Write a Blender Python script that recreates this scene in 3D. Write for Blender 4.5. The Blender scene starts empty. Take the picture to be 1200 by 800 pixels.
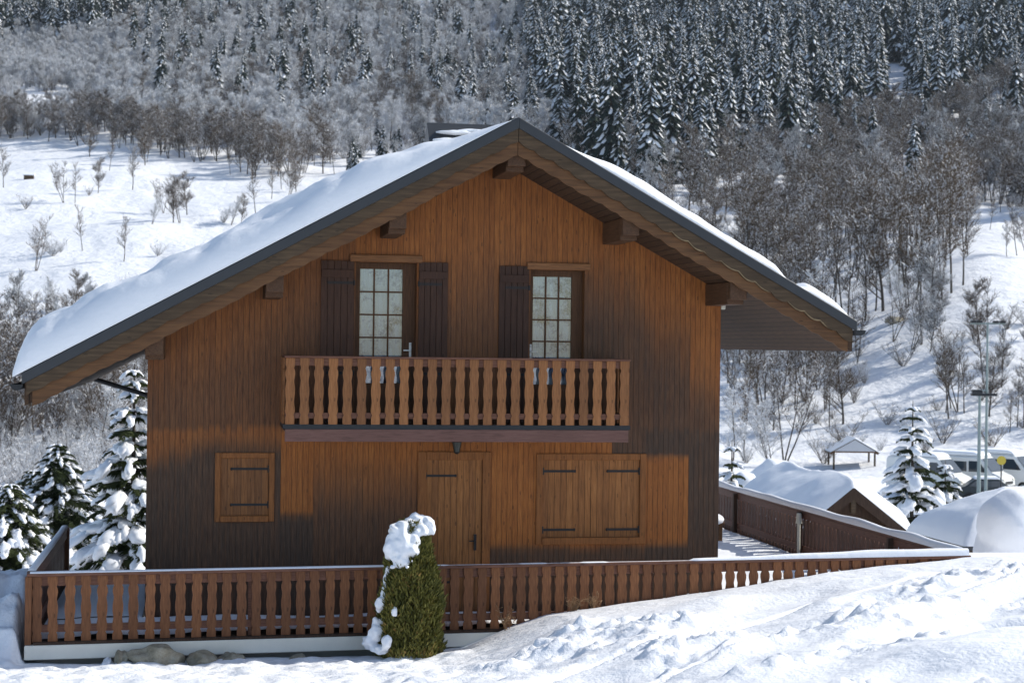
import bpy, math, random
import numpy as np
from mathutils import Vector, Matrix, noise as mnoise

R = math.radians
scene = bpy.context.scene
C = scene.collection

# ------------------------------------------------------------------ camera
YAW, ROLL, PITCH = R(10.1), R(0.7), math.atan(3 / 2017.0)
FPX, CAM_D, EYE = 2017.0, 26.8, 4.1
f0 = Vector((math.sin(YAW) * math.cos(PITCH), math.cos(YAW) * math.cos(PITCH), math.sin(PITCH)))
r0 = Vector((math.cos(YAW), -math.sin(YAW), 0.0))
u0 = r0.cross(f0)
cr = r0 * math.cos(ROLL) + u0 * math.sin(ROLL)
cu = -r0 * math.sin(ROLL) + u0 * math.cos(ROLL)
CAMP = Vector((0, -CAM_D, EYE))
cd = bpy.data.cameras.new('camera')
cam = bpy.data.objects.new('camera', cd)
C.objects.link(cam)
m = Matrix((cr, cu, -f0)).transposed().to_4x4()
m.translation = CAMP
cam.matrix_world = m
cd.sensor_width = 36
cd.lens = FPX / 1200 * 36
cd.clip_end = 4000
cd.dof.use_dof = True
cd.dof.focus_distance = 26.0
cd.dof.aperture_fstop = 2.8
scene.camera = cam

# ------------------------------------------------------------------ light
SUN_EL, SUN_AZ = R(36), R(7)      # azimuth measured from +x towards +y
sdir = Vector((math.cos(SUN_EL) * math.cos(SUN_AZ), math.cos(SUN_EL) * math.sin(SUN_AZ), math.sin(SUN_EL)))
w = bpy.data.worlds.new('World')
scene.world = w
w.use_nodes = True
nt = w.node_tree
bg = nt.nodes['Background']
sky = nt.nodes.new('ShaderNodeTexSky')
sky.sky_type = 'NISHITA'
sky.sun_disc = False
sky.sun_elevation = SUN_EL
sky.sun_rotation = R(90) - SUN_AZ
sky.altitude = 1500
sky.dust_density = 2.5
sky.ozone_density = 0.6
nt.links.new(sky.outputs[0], bg.inputs[0])
bg.inputs[1].default_value = 0.15
ld = bpy.data.lights.new('sun', 'SUN')
ld.energy = 4.2
ld.angle = R(0.53)
ld.color = (1.0, 0.96, 0.90)
sun = bpy.data.objects.new('sun', ld)
C.objects.link(sun)
sun.rotation_euler = (-sdir).to_track_quat('-Z', 'Y').to_euler()
scene.view_settings.view_transform = 'Standard'
scene.view_settings.look = 'None'
scene.view_settings.exposure = 0.36
scene.view_settings.gamma = 1
scene.view_settings.use_white_balance = True
scene.view_settings.white_balance_temperature = 6750
scene.view_settings.white_balance_tint = 8
scene.render.engine = 'CYCLES'
scene.cycles.max_bounces = 6
scene.cycles.diffuse_bounces = 4
scene.cycles.transparent_max_bounces = 6
scene.cycles.volume_bounces = 0

# ------------------------------------------------------------------ materials
def ramp(n, stops):
    cr_ = n.color_ramp
    while len(cr_.elements) > 1:
        cr_.elements.remove(cr_.elements[-1])
    cr_.elements[0].position = stops[0][0]
    cr_.elements[0].color = (*stops[0][1], 1)
    for p, c in stops[1:]:
        e = cr_.elements.new(p)
        e.color = (*c, 1)

class Mat:
    def __init__(s, name, rough=0.7, spec=0.3, metal=0.0):
        s.m = bpy.data.materials.new(name)
        s.m.use_nodes = True
        s.nt = s.m.node_tree
        s.b = s.nt.nodes['Principled BSDF']
        s.b.inputs['Roughness'].default_value = rough
        s.b.inputs['Specular IOR Level'].default_value = spec
        s.b.inputs['Metallic'].default_value = metal
        s._tc = None
    def n(s, t, **k):
        x = s.nt.nodes.new(t)
        for a, v in k.items():
            if a in x.inputs.keys():
                x.inputs[a].default_value = v
            else:
                setattr(x, a, v)
        return x
    def l(s, a, b):
        s.nt.links.new(a, b)
    def tc(s, scale=(1, 1, 1), coord='Object', rot=(0, 0, 0)):
        t = s.n('ShaderNodeTexCoord')
        mp = s.n('ShaderNodeMapping')
        mp.inputs['Scale'].default_value = scale
        mp.inputs['Rotation'].default_value = rot
        s.l(t.outputs[coord], mp.inputs[0])
        return mp.outputs[0]
    def noise(s, scale, detail=4, vec=None, rough=0.55):
        n = s.n('ShaderNodeTexNoise')
        n.inputs['Scale'].default_value = scale
        n.inputs['Detail'].default_value = detail
        n.inputs['Roughness'].default_value = rough
        if vec is not None:
            s.l(vec, n.inputs['Vector'])
        return n.outputs['Fac']
    def ramp(s, fac, stops):
        r = s.n('ShaderNodeValToRGB')
        ramp(r, stops)
        s.l(fac, r.inputs[0])
        return r.outputs[0]
    def mix(s, fac, a, b, mode='MIX'):
        x = s.n('ShaderNodeMix')
        x.data_type = 'RGBA'
        x.blend_type = mode
        for i, v in ((0, fac), (6, a), (7, b)):
            if isinstance(v, (int, float)):
                x.inputs[i].default_value = v
            elif isinstance(v, tuple):
                x.inputs[i].default_value = (*v, 1)
            else:
                s.l(v, x.inputs[i])
        return x.outputs[2]
    def math(s, op, a, b=0.0, c=None):
        x = s.n('ShaderNodeMath')
        x.operation = op
        for i, v in enumerate((a, b, c)):
            if v is None:
                continue
            if isinstance(v, (int, float)):
                x.inputs[i].default_value = v
            else:
                s.l(v, x.inputs[i])
        return x.outputs[0]
    def attr(s, name):
        a = s.n('ShaderNodeAttribute')
        a.attribute_name = name
        return a.outputs['Fac']
    def col(s, c):
        if isinstance(c, tuple):
            s.b.inputs['Base Color'].default_value = (*c, 1)
        else:
            s.l(c, s.b.inputs['Base Color'])
    def bump(s, h, dist=0.02, strength=0.6):
        bn = s.n('ShaderNodeBump')
        bn.inputs['Strength'].default_value = strength
        bn.inputs['Distance'].default_value = dist
        s.l(h, bn.inputs['Height'])
        s.l(bn.outputs[0], s.b.inputs['Normal'])

def wood(name, c_a, c_b, axis='z', grain=1.0, rough=0.65, weather=False, knots=True, rnd=True):
    M = Mat(name, rough, 0.25)
    sc = {'x': (2, 26, 26), 'y': (26, 2, 26), 'z': (26, 26, 2)}[axis]
    v = M.tc(sc)
    n1 = M.noise(2.0 * grain, 6, v, 0.6)
    n2 = M.noise(1.3, 3, M.tc((1, 1, 1)))
    c = M.ramp(n1, [(0.3, tuple(x * 0.55 for x in c_a)), (0.5, c_a), (0.72, c_b)])
    if knots:
        kv = M.tc({'x': (3, 11, 11), 'y': (11, 3, 11), 'z': (11, 11, 3)}[axis])
        vo = M.n('ShaderNodeTexVoronoi')
        vo.inputs['Scale'].default_value = 1.0
        M.l(kv, vo.inputs['Vector'])
        k = M.math('LESS_THAN', vo.outputs['Distance'], 0.11)
        c = M.mix(M.math('MULTIPLY', k, 0.75), c, tuple(x * 0.25 for x in c_a))
    c = M.mix(M.math('MULTIPLY', M.math('SUBTRACT', n2, 0.35), 1.1), c, tuple(x * 0.6 for x in c_a))
    if rnd:
        oi = M.n('ShaderNodeObjectInfo')
        c = M.mix(M.math('MULTIPLY', oi.outputs['Random'], 0.95), c, M.mix(1.0, c, (0.60, 0.60, 0.64), 'MULTIPLY'))
    if weather:
        wv = M.attr('weather')
        rb = M.attr('board')
        c = M.mix(M.math('MULTIPLY', rb, 0.38), c, M.mix(1.0, c, (0.62, 0.5, 0.42), 'MULTIPLY'))
        streak = M.noise(1.6, 5, M.tc((14, 14, 0.7)), 0.7)
        wf = M.math('ADD', wv, M.math('MULTIPLY', M.math('SUBTRACT', streak, 0.5), 0.55))
        wf = M.math('MULTIPLY', wf, 1.0)
        wn = M.n('ShaderNodeClamp')
        M.l(wf, wn.inputs[0])
        dk = M.ramp(n1, [(0.3, (0.032, 0.020, 0.014)), (0.7, (0.090, 0.056, 0.038))])
        c = M.mix(wn.outputs[0], c, dk)
        pl = M.attr('pale')
        c = M.mix(pl, c, M.mix(1.0, c, (1.5, 1.4, 1.25), 'MULTIPLY'))
    M.col(c)
    M.bump(n1, 0.004, 0.5)
    return M.m

def snow_mat(name, scale=3.0, amp=0.05, fine=40.0, tint=(0.86, 0.88, 0.92), strength=0.7):
    M = Mat(name, 0.55, 0.25)
    v = M.tc()
    a = M.noise(scale, 8, v, 0.62)
    b = M.noise(fine, 3, v)
    h = M.math('ADD', a, M.math('MULTIPLY', b, 0.12))
    M.col(M.mix(M.math('MULTIPLY', b, 0.5), tint, tuple(x * 0.93 for x in tint)))
    M.bump(h, amp, strength)
    return M.m

def plain(name, c, rough=0.6, metal=0.0, var=0.25, scale=6, spec=0.3):
    M = Mat(name, rough, spec, metal)
    n = M.noise(scale, 5, M.tc())
    M.col(M.mix(n, tuple(x * (1 - var) for x in c), tuple(min(1, x * (1 + var)) for x in c)))
    M.bump(n, 0.004, 0.4)
    return M.m

def tree_mat(name, c1, c2, rough=0.85):
    M = Mat(name, rough, 0.15)
    oi = M.n('ShaderNodeObjectInfo')
    g = M.noise(1.7, 3, M.tc())
    f = M.math('ADD', M.math('MULTIPLY', oi.outputs['Random'], 0.6), M.math('MULTIPLY', g, 0.5))
    M.col(M.mix(f, c1, c2))
    return M.m

M_SNOW_G = snow_mat('ground_snow', 1.6, 0.10, 22, strength=0.8)
M_SNOW_FAR = snow_mat('far_snow', 0.35, 0.9, 1.2, (0.84, 0.86, 0.90), 0.7)
M_SNOW = snow_mat('packed_snow', 2.2, 0.05, 30, strength=0.5)
M_SNOW_T = snow_mat('tree_snow', 1.0, 0.05, 9, strength=0.5)
M_SIDING = wood('stained_siding', (0.355, 0.120, 0.027), (0.47, 0.18, 0.044), 'z', 1.0, 0.6, weather=True, rnd=False)
M_SHUT_O = wood('orange_shutter_wood', (0.34, 0.135, 0.040), (0.44, 0.19, 0.065), 'z', 1.0, 0.6, weather=True, rnd=False)
M_SHUT_D = wood('dark_shutter_wood', (0.078, 0.036, 0.022), (0.105, 0.052, 0.031), 'z', 1.0, 0.6, rnd=True)
M_TRIM = wood('trim_wood', (0.23, 0.10, 0.040), (0.30, 0.14, 0.055), 'x', 1.0, 0.6, rnd=False)
M_MUNT = wood('door_frame_wood', (0.10, 0.045, 0.02), (0.14, 0.066, 0.03), 'z', 1.0, 0.6, rnd=False)
M_FRAME = wood('orange_frame_wood', (0.25, 0.092, 0.026), (0.33, 0.13, 0.04), 'z', 1.0, 0.6, rnd=False)
M_TRIM_V = wood('frame_wood', (0.17, 0.072, 0.028), (0.22, 0.10, 0.04), 'z', 1.0, 0.6, rnd=False)
M_BAL = wood('baluster_wood', (0.33, 0.135, 0.048), (0.43, 0.19, 0.075), 'z', 1.2, 0.55)
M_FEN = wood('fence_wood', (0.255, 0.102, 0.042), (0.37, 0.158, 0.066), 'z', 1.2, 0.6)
M_RAIL = wood('rail_wood', (0.17, 0.075, 0.048), (0.23, 0.11, 0.07), 'x', 1.2, 0.6, rnd=False)
M_RAIL_Y = wood('side_rail_wood', (0.14, 0.065, 0.045), (0.19, 0.095, 0.065), 'y', 1.2, 0.6, rnd=False)
M_FASCIA = wood('mauve_fascia_wood', (0.17, 0.085, 0.068), (0.20, 0.105, 0.085), 'x', 1.0, 0.6, rnd=False, knots=False)
M_BARGE = wood('weathered_barge_wood', (0.075, 0.048, 0.027), (0.135, 0.088, 0.05), 'x', 0.5, 0.6, rnd=False)
M_BARGE_O = wood('orange_barge_wood', (0.13, 0.062, 0.027), (0.19, 0.095, 0.04), 'x', 0.5, 0.6, rnd=False)
M_PALE = wood('pale_wood_edge', (0.28, 0.20, 0.11), (0.36, 0.27, 0.15), 'x', 1, 0.6, rnd=False, knots=False)
M_PURLIN = wood('purlin_wood', (0.09, 0.045, 0.024), (0.13, 0.068, 0.036), 'y', 1.0, 0.6, rnd=False)
M_OLD = wood('old_dark_wood', (0.06, 0.034, 0.022), (0.09, 0.055, 0.035), 'z', 1.0, 0.7, rnd=False)
M_FLASH = plain('anthracite_flashing', (0.040, 0.044, 0.050), 0.45, 0.0, 0.15, 2)
M_IRON = plain('black_iron', (0.018, 0.017, 0.018), 0.5, 0.0, 0.2)
M_STEEL = plain('dark_steel', (0.02, 0.022, 0.025), 0.45, 0.0, 0.2)
M_FENS = wood('shaded_fence_wood', (0.13, 0.062, 0.042), (0.20, 0.10, 0.07), 'z', 1.2, 0.6)  # darker copy of the fence wood: shade on the side railings put into its colour
M_WHITE = plain('white_beam_paint', (0.80, 0.76, 0.66), 0.7, 0, 0.12, 3)
M_PLASTIC = plain('cream_plastic', (0.62, 0.60, 0.52), 0.5, 0, 0.08)
M_HANDLE = plain('white_handle', (0.85, 0.85, 0.82), 0.3, 0, 0.02)
M_CONC = plain('concrete', (0.30, 0.29, 0.26), 0.85, 0, 0.2, 5)
M_GALV = plain('galvanised_steel', (0.22, 0.27, 0.27), 0.45, 0.3, 0.12, 3)
M_VAN = plain('van_white_paint', (0.70, 0.71, 0.70), 0.35, 0, 0.05, 1)
M_TYRE = plain('tyre_rubber', (0.02, 0.02, 0.02), 0.8, 0, 0.2)
M_CARD = plain('dark_car_paint', (0.02, 0.03, 0.035), 0.3, 0, 0.1)
M_YEL = plain('yellow_sign_paint', (0.55, 0.42, 0.06), 0.5, 0, 0.1)
M_LAMPG = plain('smoked_glass', (0.05, 0.055, 0.05), 0.15, 0, 0.1)

def soffit_mat():
    M = Mat('soffit_boards', 0.7, 0.2)
    sx = M.n('ShaderNodeSeparateXYZ')
    t = M.n('ShaderNodeTexCoord')
    M.l(t.outputs['Object'], sx.inputs[0])
    fr = M.math('FRACT', M.math('MULTIPLY', sx.outputs[0], 8.5))
    gap = M.math('LESS_THAN', fr, 0.1)
    fl = M.math('FLOOR', M.math('MULTIPLY', sx.outputs[0], 8.5))
    wn = M.n('ShaderNodeTexWhiteNoise')
    wn.noise_dimensions = '1D'
    M.l(fl, wn.inputs['W'])
    g = M.noise(2, 5, M.tc((26, 2, 26)))
    c = M.ramp(g, [(0.3, (0.045, 0.025, 0.016)), (0.7, (0.10, 0.058, 0.034))])
    c = M.mix(M.math('MULTIPLY', wn.outputs[0], 0.45), c, (0.03, 0.018, 0.012))
    c = M.mix(gap, c, (0.008, 0.006, 0.005))
    M.col(c)
    M.bump(M.math('SUBTRACT', 1, gap), 0.01, 0.8)
    return M.m
M_SOFFIT = soffit_mat()

def rock_mat():
    M = Mat('granite', 0.85, 0.25)
    v = M.tc()
    a = M.noise(6, 8, v, 0.7)
    b = M.noise(45, 3, v)
    c = M.ramp(a, [(0.3, (0.20, 0.17, 0.11)), (0.5, (0.42, 0.37, 0.27)), (0.7, (0.56, 0.52, 0.42))])
    M.col(M.mix(M.math('MULTIPLY', b, 0.5), c, (0.06, 0.055, 0.045)))
    M.bump(M.math('ADD', a, M.math('MULTIPLY', b, 0.2)), 0.04, 0.8)
    return M.m
M_ROCK = rock_mat()

def glass_mat():
    M = Mat('window_glass', 0.03, 0.5)
    M.b.inputs['Base Color'].default_value = (1, 1, 1, 1)
    M.b.inputs['Transmission Weight'].default_value = 1.0
    M.b.inputs['IOR'].default_value = 1.45
    M.b.inputs['Roughness'].default_value = 0.02
    return M.m
def pane_mat():
    # thin glass: mirror of the surroundings over a clear view in
    M = Mat('thin_pane_glass')
    ntx = M.nt
    tr = M.n('ShaderNodeBsdfTransparent')
    tr.inputs[0].default_value = (0.96, 0.97, 0.98, 1)
    gl = M.n('ShaderNodeBsdfGlossy')
    gl.inputs['Roughness'].default_value = 0.02
    lw = M.n('ShaderNodeFresnel')
    lw.inputs['IOR'].default_value = 2.2
    mx = M.n('ShaderNodeMixShader')
    M.l(lw.outputs[0], mx.inputs[0])
    M.l(tr.outputs[0], mx.inputs[1])
    M.l(gl.outputs[0], mx.inputs[2])
    M.l(mx.outputs[0], ntx.nodes['Material Output'].inputs[0])
    return M.m
M_PANE = pane_mat()
M_CARGLASS = plain('car_glass', (0.03, 0.045, 0.06), 0.08, 0, 0.05, 1, spec=0.6)
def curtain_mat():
    M = Mat('reflection_painted_curtain', 0.9, 0.1)
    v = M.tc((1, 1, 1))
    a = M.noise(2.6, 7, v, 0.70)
    M.col(M.ramp(a, [(0.38, (0.06, 0.09, 0.16)), (0.45, (0.36, 0.48, 0.70)), (0.52, (0.70, 0.87, 1.0))]))  # mirrored snowy trees painted into the cloth as dark and blue-white patches
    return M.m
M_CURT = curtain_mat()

M_BARK_D = tree_mat('twig_bark', (0.060, 0.044, 0.032), (0.135, 0.098, 0.066))
M_BARK_G = tree_mat('grey_bark', (0.055, 0.049, 0.045), (0.12, 0.11, 0.10))
M_BARK_F = tree_mat('frosted_bark', (0.20, 0.19, 0.185), (0.42, 0.41, 0.40))
M_TRUNK = tree_mat('trunk_bark', (0.05, 0.042, 0.035), (0.10, 0.085, 0.07))
M_NEEDLE = tree_mat('dark_needles', (0.010, 0.020, 0.018), (0.020, 0.032, 0.024))
M_NEEDLE_N = tree_mat('near_needles', (0.022, 0.034, 0.014), (0.06, 0.075, 0.028))
def thuja_mat():
    M = Mat('thuja_scales', 0.7, 0.25)
    a = M.attr('leaf')
    c = M.ramp(a, [(0.0, (0.045, 0.050, 0.013)), (0.5, (0.14, 0.135, 0.030)), (0.85, (0.23, 0.20, 0.05)), (1.0, (0.30, 0.19, 0.06))])
    M.col(c)
    return M.m
M_THUJA = thuja_mat()
M_DRY = plain('dry_stalks', (0.28, 0.17, 0.09), 0.8, 0, 0.3)

# ------------------------------------------------------------------ mesh helpers
def tag(o, label=None, cat=None, group=None, kind=None):
    if label: o['label'] = label
    if cat: o['category'] = cat
    if group: o['group'] = group
    if kind: o['kind'] = kind
    return o

def empty(name, loc, rz=0, label=None, cat=None, group=None):
    o = bpy.data.objects.new(name, None)
    o.empty_display_size = 0.3
    C.objects.link(o)
    o.location = loc
    o.rotation_euler = (0, 0, rz)
    return tag(o, label, cat, group)

def wloc(o):
    v = Vector((0, 0, 0))
    while o:
        v += Vector(o.location)
        o = o.parent
    return v

class MB:
    def __init__(s):
        s.v, s.f, s.mi, s.sm = [], [], [], []
    def add(s, vs, fs, mi=0, smooth=False):
        b = len(s.v)
        s.v.extend([tuple(p) for p in vs])
        for q in fs:
            s.f.append(tuple(b + i for i in q))
            s.mi.append(mi)
            s.sm.append(smooth)
        return s
    def box(s, x0, x1, y0, y1, z0, z1, mi=0):
        vs = [(x0, y0, z0), (x1, y0, z0), (x1, y1, z0), (x0, y1, z0), (x0, y0, z1), (x1, y0, z1), (x1, y1, z1), (x0, y1, z1)]
        return s.add(vs, [(0, 3, 2, 1), (4, 5, 6, 7), (0, 1, 5, 4), (1, 2, 6, 5), (2, 3, 7, 6), (3, 0, 4, 7)], mi)
    def prism(s, pts, a, b, plane='xz', mi=0):
        n = len(pts)
        def P(p, t):
            return {'xz': (p[0], t, p[1]), 'yz': (t, p[0], p[1]), 'xy': (p[0], p[1], t)}[plane]
        vs = [P(p, a) for p in pts] + [P(p, b) for p in pts]
        fs = [tuple(range(n - 1, -1, -1)), tuple(range(n, 2 * n))] + [(i, (i + 1) % n, n + (i + 1) % n, n + i) for i in range(n)]
        return s.add(vs, fs, mi)
    def tube(s, p, q, r1, r2=None, n=8, mi=0, cap=True, smooth=True):
        r2 = r1 if r2 is None else r2
        p, q = Vector(p), Vector(q)
        d = (q - p)
        if d.length < 1e-6: return s
        d.normalize()
        a = d.orthogonal().normalized()
        b = d.cross(a)
        vs = []
        for c, r in ((p, r1), (q, r2)):
            for i in range(n):
                t = 2 * math.pi * i / n
                vs.append(c + a * (r * math.cos(t)) + b * (r * math.sin(t)))
        fs = [(i, (i + 1) % n, n + (i + 1) % n, n + i) for i in range(n)]
        s.add(vs, fs, mi, smooth)
        if cap:
            s.add(vs[:n], [tuple(range(n - 1, -1, -1))], mi)
            s.add(vs[n:], [tuple(range(n))], mi)
        return s
    def path(s, pts, r, n=8, mi=0):
        for i in range(len(pts) - 1):
            s.tube(pts[i], pts[i + 1], r if not isinstance(r, list) else r[i], r if not isinstance(r, list) else r[i + 1], n, mi)
        return s
    def blob(s, c, rad, seed=0, amp=0.15, mi=0, sub=2, rot=None):
        vs, fs = ICO[sub]
        out = []
        for v in vs:
            k = 1 + amp * mnoise.noise(Vector(v) * 1.7 + Vector((seed * 3.1, seed * 1.7, 0)))
            p = Vector((v[0] * rad[0] * k, v[1] * rad[1] * k, v[2] * rad[2] * k))
            if rot is not None: p = rot @ p
            out.append(p + Vector(c))
        return s.add(out, fs, mi, True)
    def mesh(s, name, mats):
        me = bpy.data.meshes.new(name)
        me.from_pydata(s.v, [], s.f)
        for mt in mats: me.materials.append(mt)
        me.polygons.foreach_set('material_index', s.mi)
        me.polygons.foreach_set('use_smooth', s.sm)
        me.update()
        return me
    def build(s, name, mats, parent=None, local=False, bevel=0):
        if not isinstance(mats, (list, tuple)): mats = [mats]
        o = bpy.data.objects.new(name, s.mesh(name, mats))
        C.objects.link(o)
        if parent is not None:
            o.parent = parent
            if not local: o.location = -wloc(parent)
        if bevel:
            b = o.modifiers.new('bevel', 'BEVEL')
            b.width = bevel
            b.segments = 1
            b.limit_method = 'ANGLE'
        return o

import bmesh
ICO = {}
for k in (1, 2, 3, 4):
    bm = bmesh.new()
    bmesh.ops.create_icosphere(bm, subdivisions=k, radius=1)
    ICO[k] = ([tuple(v.co) for v in bm.verts], [tuple(v.index for v in f.verts) for f in bm.faces])
    bm.free()

# ------------------------------------------------------------------ noise and terrain
def _hash(ix, iy, seed):
    h = (ix.astype(np.int64) * 374761393 + iy.astype(np.int64) * 668265263 + seed * 974634777) & 0xFFFFFFFF
    h = ((h ^ (h >> 13)) * 1274126177) & 0xFFFFFFFF
    h = (h ^ (h >> 16)) & 0xFFFFFFFF
    return h / 4294967295.0
def vnoise(x, y, seed=0):
    ix, iy = np.floor(x), np.floor(y)
    fx, fy = x - ix, y - iy
    fx = fx * fx * fx * (fx * (fx * 6 - 15) + 10)
    fy = fy * fy * fy * (fy * (fy * 6 - 15) + 10)
    a, b = _hash(ix, iy, seed), _hash(ix + 1, iy, seed)
    c, d = _hash(ix, iy + 1, seed), _hash(ix + 1, iy + 1, seed)
    return (a * (1 - fx) + b * fx) * (1 - fy) + (c * (1 - fx) + d * fx) * fy - 0.5
def fbm(x, y, seed=0, octv=4, gain=0.5):
    t, a = 0, 1.0
    for i in range(octv):
        t = t + a * vnoise(x * 2 ** i, y * 2 ** i, seed + i * 17)
        a *= gain
    return t
def sstep(a, b, x):
    t = np.clip((x - a) / (b - a), 0, 1)
    return t * t * (3 - 2 * t)
def fence_y(x):
    return -1.85 + (np.asarray(x, float) + 2.37) / 14.4 * 0.95

PS = [-200, 0, 26, 32, 40, 50, 60, 80, 100, 135, 150, 170, 200, 250, 300, 400, 500, 600, 800, 1000, 1300, 2000]
PZ = [-1, -1, -1.0, -1.7, -2.8, -3.9, -4.8, -5.8, -6.4, -6.5, -5.2, -2.0, 4.0, 13.5, 23.5, 43, 66, 94, 156, 226, 330, 560]
_ps = np.linspace(-200, 2000, 4401)
_pz = np.interp(_ps, PS, PZ)
_kk = np.exp(-np.linspace(-2, 2, 49) ** 2)
_pz = np.convolve(np.pad(_pz, 24, mode='edge'), _kk / _kk.sum(), 'valid')
def ground(x, y):
    x = np.asarray(x, float); y = np.asarray(y, float)
    sy, cy = math.sin(YAW), math.cos(YAW)
    s = x * sy + (y + CAM_D) * cy
    t = x * cy - (y + CAM_D) * sy
    far = np.interp(s, _ps, _pz)
    k = sstep(120, 260, s)
    far = far + k * (4 * fbm(x / 90, y / 90, 5, 3) + 1.6 * fbm(x / 18, y / 18, 9, 3)) + sstep(35, 70, s) * (1 - k) * 0.8 * fbm(x / 12, y / 12, 3, 3)
    far = far + sstep(350, 900, s) * 12 * fbm(x / 160, y / 160, 21, 3)
    far = far + sstep(140, 220, s) * 0.35 * fbm(x / 4, y / 4, 31, 2)
    rt_ = t / np.maximum(s, 30)
    far = far + 8.5 * np.exp(-((rt_ - 0.285) / 0.085) ** 2) * sstep(145, 200, s) * (1 - sstep(250, 330, s))  # spur added so the slope on its left gets only grazing sun
    # front side of the terrace
    A = np.interp(x, [-30, -4, 3.1, 3.8, 4.5, 5.1, 6, 7.2, 9.5, 12, 16, 24, 60], [-.3, -.45, -.50, -.40, -.14, .02, .10, .24, .53, .76, .70, .45, .2])
    fy = fence_y(x)
    d = np.maximum(fy - y, 0)
    front = A + (2.45 - A) * np.clip(d / 24.8, 0, 1.3)
    front = front + 0.10 * np.exp(-((d - 1.1) / 0.9) ** 2) * sstep(4.2, 6, x)
    rough = sstep(1.3, 3.4, d + 0.35 * fbm(x / 1.5, y / 1.5, 77, 2)) * sstep(3.0, 5.5, x + d * 0.25)
    ua, va = x * 0.83 + y * 0.55, -x * 0.55 + y * 0.83         # along / across the tracks
    L = fbm(ua / 1.5, va / 0.42, 41, 5, 0.56)
    big = fbm(ua / 3.2, va / 1.7, 95, 3, 0.42)
    tr = np.abs(fbm(ua / 7.0, va / 1.1, 43, 2, 0.4))
    zone = sstep(0.02, 0.30, fbm(ua / 3.0, va / 1.0, 99, 2))
    clod = np.maximum(0, fbm(x / 0.21, y / 0.21, 97, 3) + 0.02) * zone
    front = front + rough * (0.05 * L * (0.3 + 2.6 * zone) + 0.36 * big - 0.16 * np.exp(-(tr / 0.035) ** 2) + 0.05 + 0.17 * clod)
    front = front + (1 - rough) * 0.035 * fbm(x / 0.8, y / 0.8, 45, 3) + sstep(0.05, 0.6, d) * (1 - sstep(3, 4.5, x)) * 0.09 * fbm(x / 0.35, y / 0.35, 47, 3)
    # left heap beside the terrace
    heap = 0.98 * sstep(-2.75, -0.9, y) * (1 - sstep(0.3, 5, y)) * (1 - sstep(-2.60, -2.44, x)) * sstep(-14, -6, x)
    # behind the fence line
    back = far
    right_side = sstep(12.15, 12.8, x)
    bridge = (A) * (1 - sstep(0, 12, y - fy)) + far * sstep(0, 12, y - fy)
    inside = -0.75 + (far + 0.9 - 0.6) * sstep(20, 34, s) * 0 - 0.0
    inside = np.where(y > 13.2, far, np.minimum(-0.75, far + 0.0))
    mid = np.where(x > 12.15, bridge, np.where(x < -2.45, np.maximum(far, -0.6 * (1 - sstep(3, 10, y)) + far * sstep(3, 10, y)), inside))
    z = np.where(y <= fy + 0.06, front, mid)
    z = z + heap * (1 + 0.5 * fbm(x / 0.9, y / 0.6, 51, 5))
    return z
def gz(x, y):
    return float(ground(np.array([x]), np.array([y]))[0])

def ray(px, py):
    return f0 + cr * ((px - 600) / FPX) - cu * ((py - 400) / FPX)
def hit(px, py, s0=130, s1=1500):
    d = ray(px, py)
    s = np.linspace(s0, s1, 3000)
    X, Y, Z = CAMP.x + d.x * s, CAMP.y + d.y * s, CAMP.z + d.z * s
    g = ground(X, Y)
    i = np.argmax(Z < g)
    if not (Z < g).any(): i = -1
    return Vector((X[i], Y[i], g[i])), s[i]
def atd(px, py, s):
    return CAMP + ray(px, py) * s
def project(x, y, z):
    v = [x - CAMP.x, y - CAMP.y, z - CAMP.z]
    zz = v[0] * f0.x + v[1] * f0.y + v[2] * f0.z
    return 600 + FPX * (v[0] * cr.x + v[1] * cr.y + v[2] * cr.z) / zz, 400 - FPX * (v[0] * cu.x + v[1] * cu.y + v[2] * cu.z) / zz, zz

def grid_mesh(name, xs, ys, zf, mat, smooth=True):
    X, Y = np.meshgrid(xs, ys)
    Z = zf(X, Y)
    nx, ny = len(xs), len(ys)
    co = np.stack([X.ravel(), Y.ravel(), Z.ravel()], 1).astype(np.float32)
    i = np.arange(nx * ny).reshape(ny, nx)
    q = np.stack([i[:-1, :-1], i[:-1, 1:], i[1:, 1:], i[1:, :-1]], -1).reshape(-1, 4).astype(np.int32)
    me = bpy.data.meshes.new(name)
    me.vertices.add(len(co)); me.vertices.foreach_set('co', co.ravel())
    me.loops.add(q.size); me.loops.foreach_set('vertex_index', q.ravel())
    me.polygons.add(len(q)); me.polygons.foreach_set('loop_start', np.arange(0, q.size, 4, dtype=np.int32))
    me.polygons.foreach_set('use_smooth', np.full(len(q), smooth))
    me.update(); me.validate()
    me.materials.append(mat)
    o = bpy.data.objects.new(name, me)
    C.objects.link(o)
    return o

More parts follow.
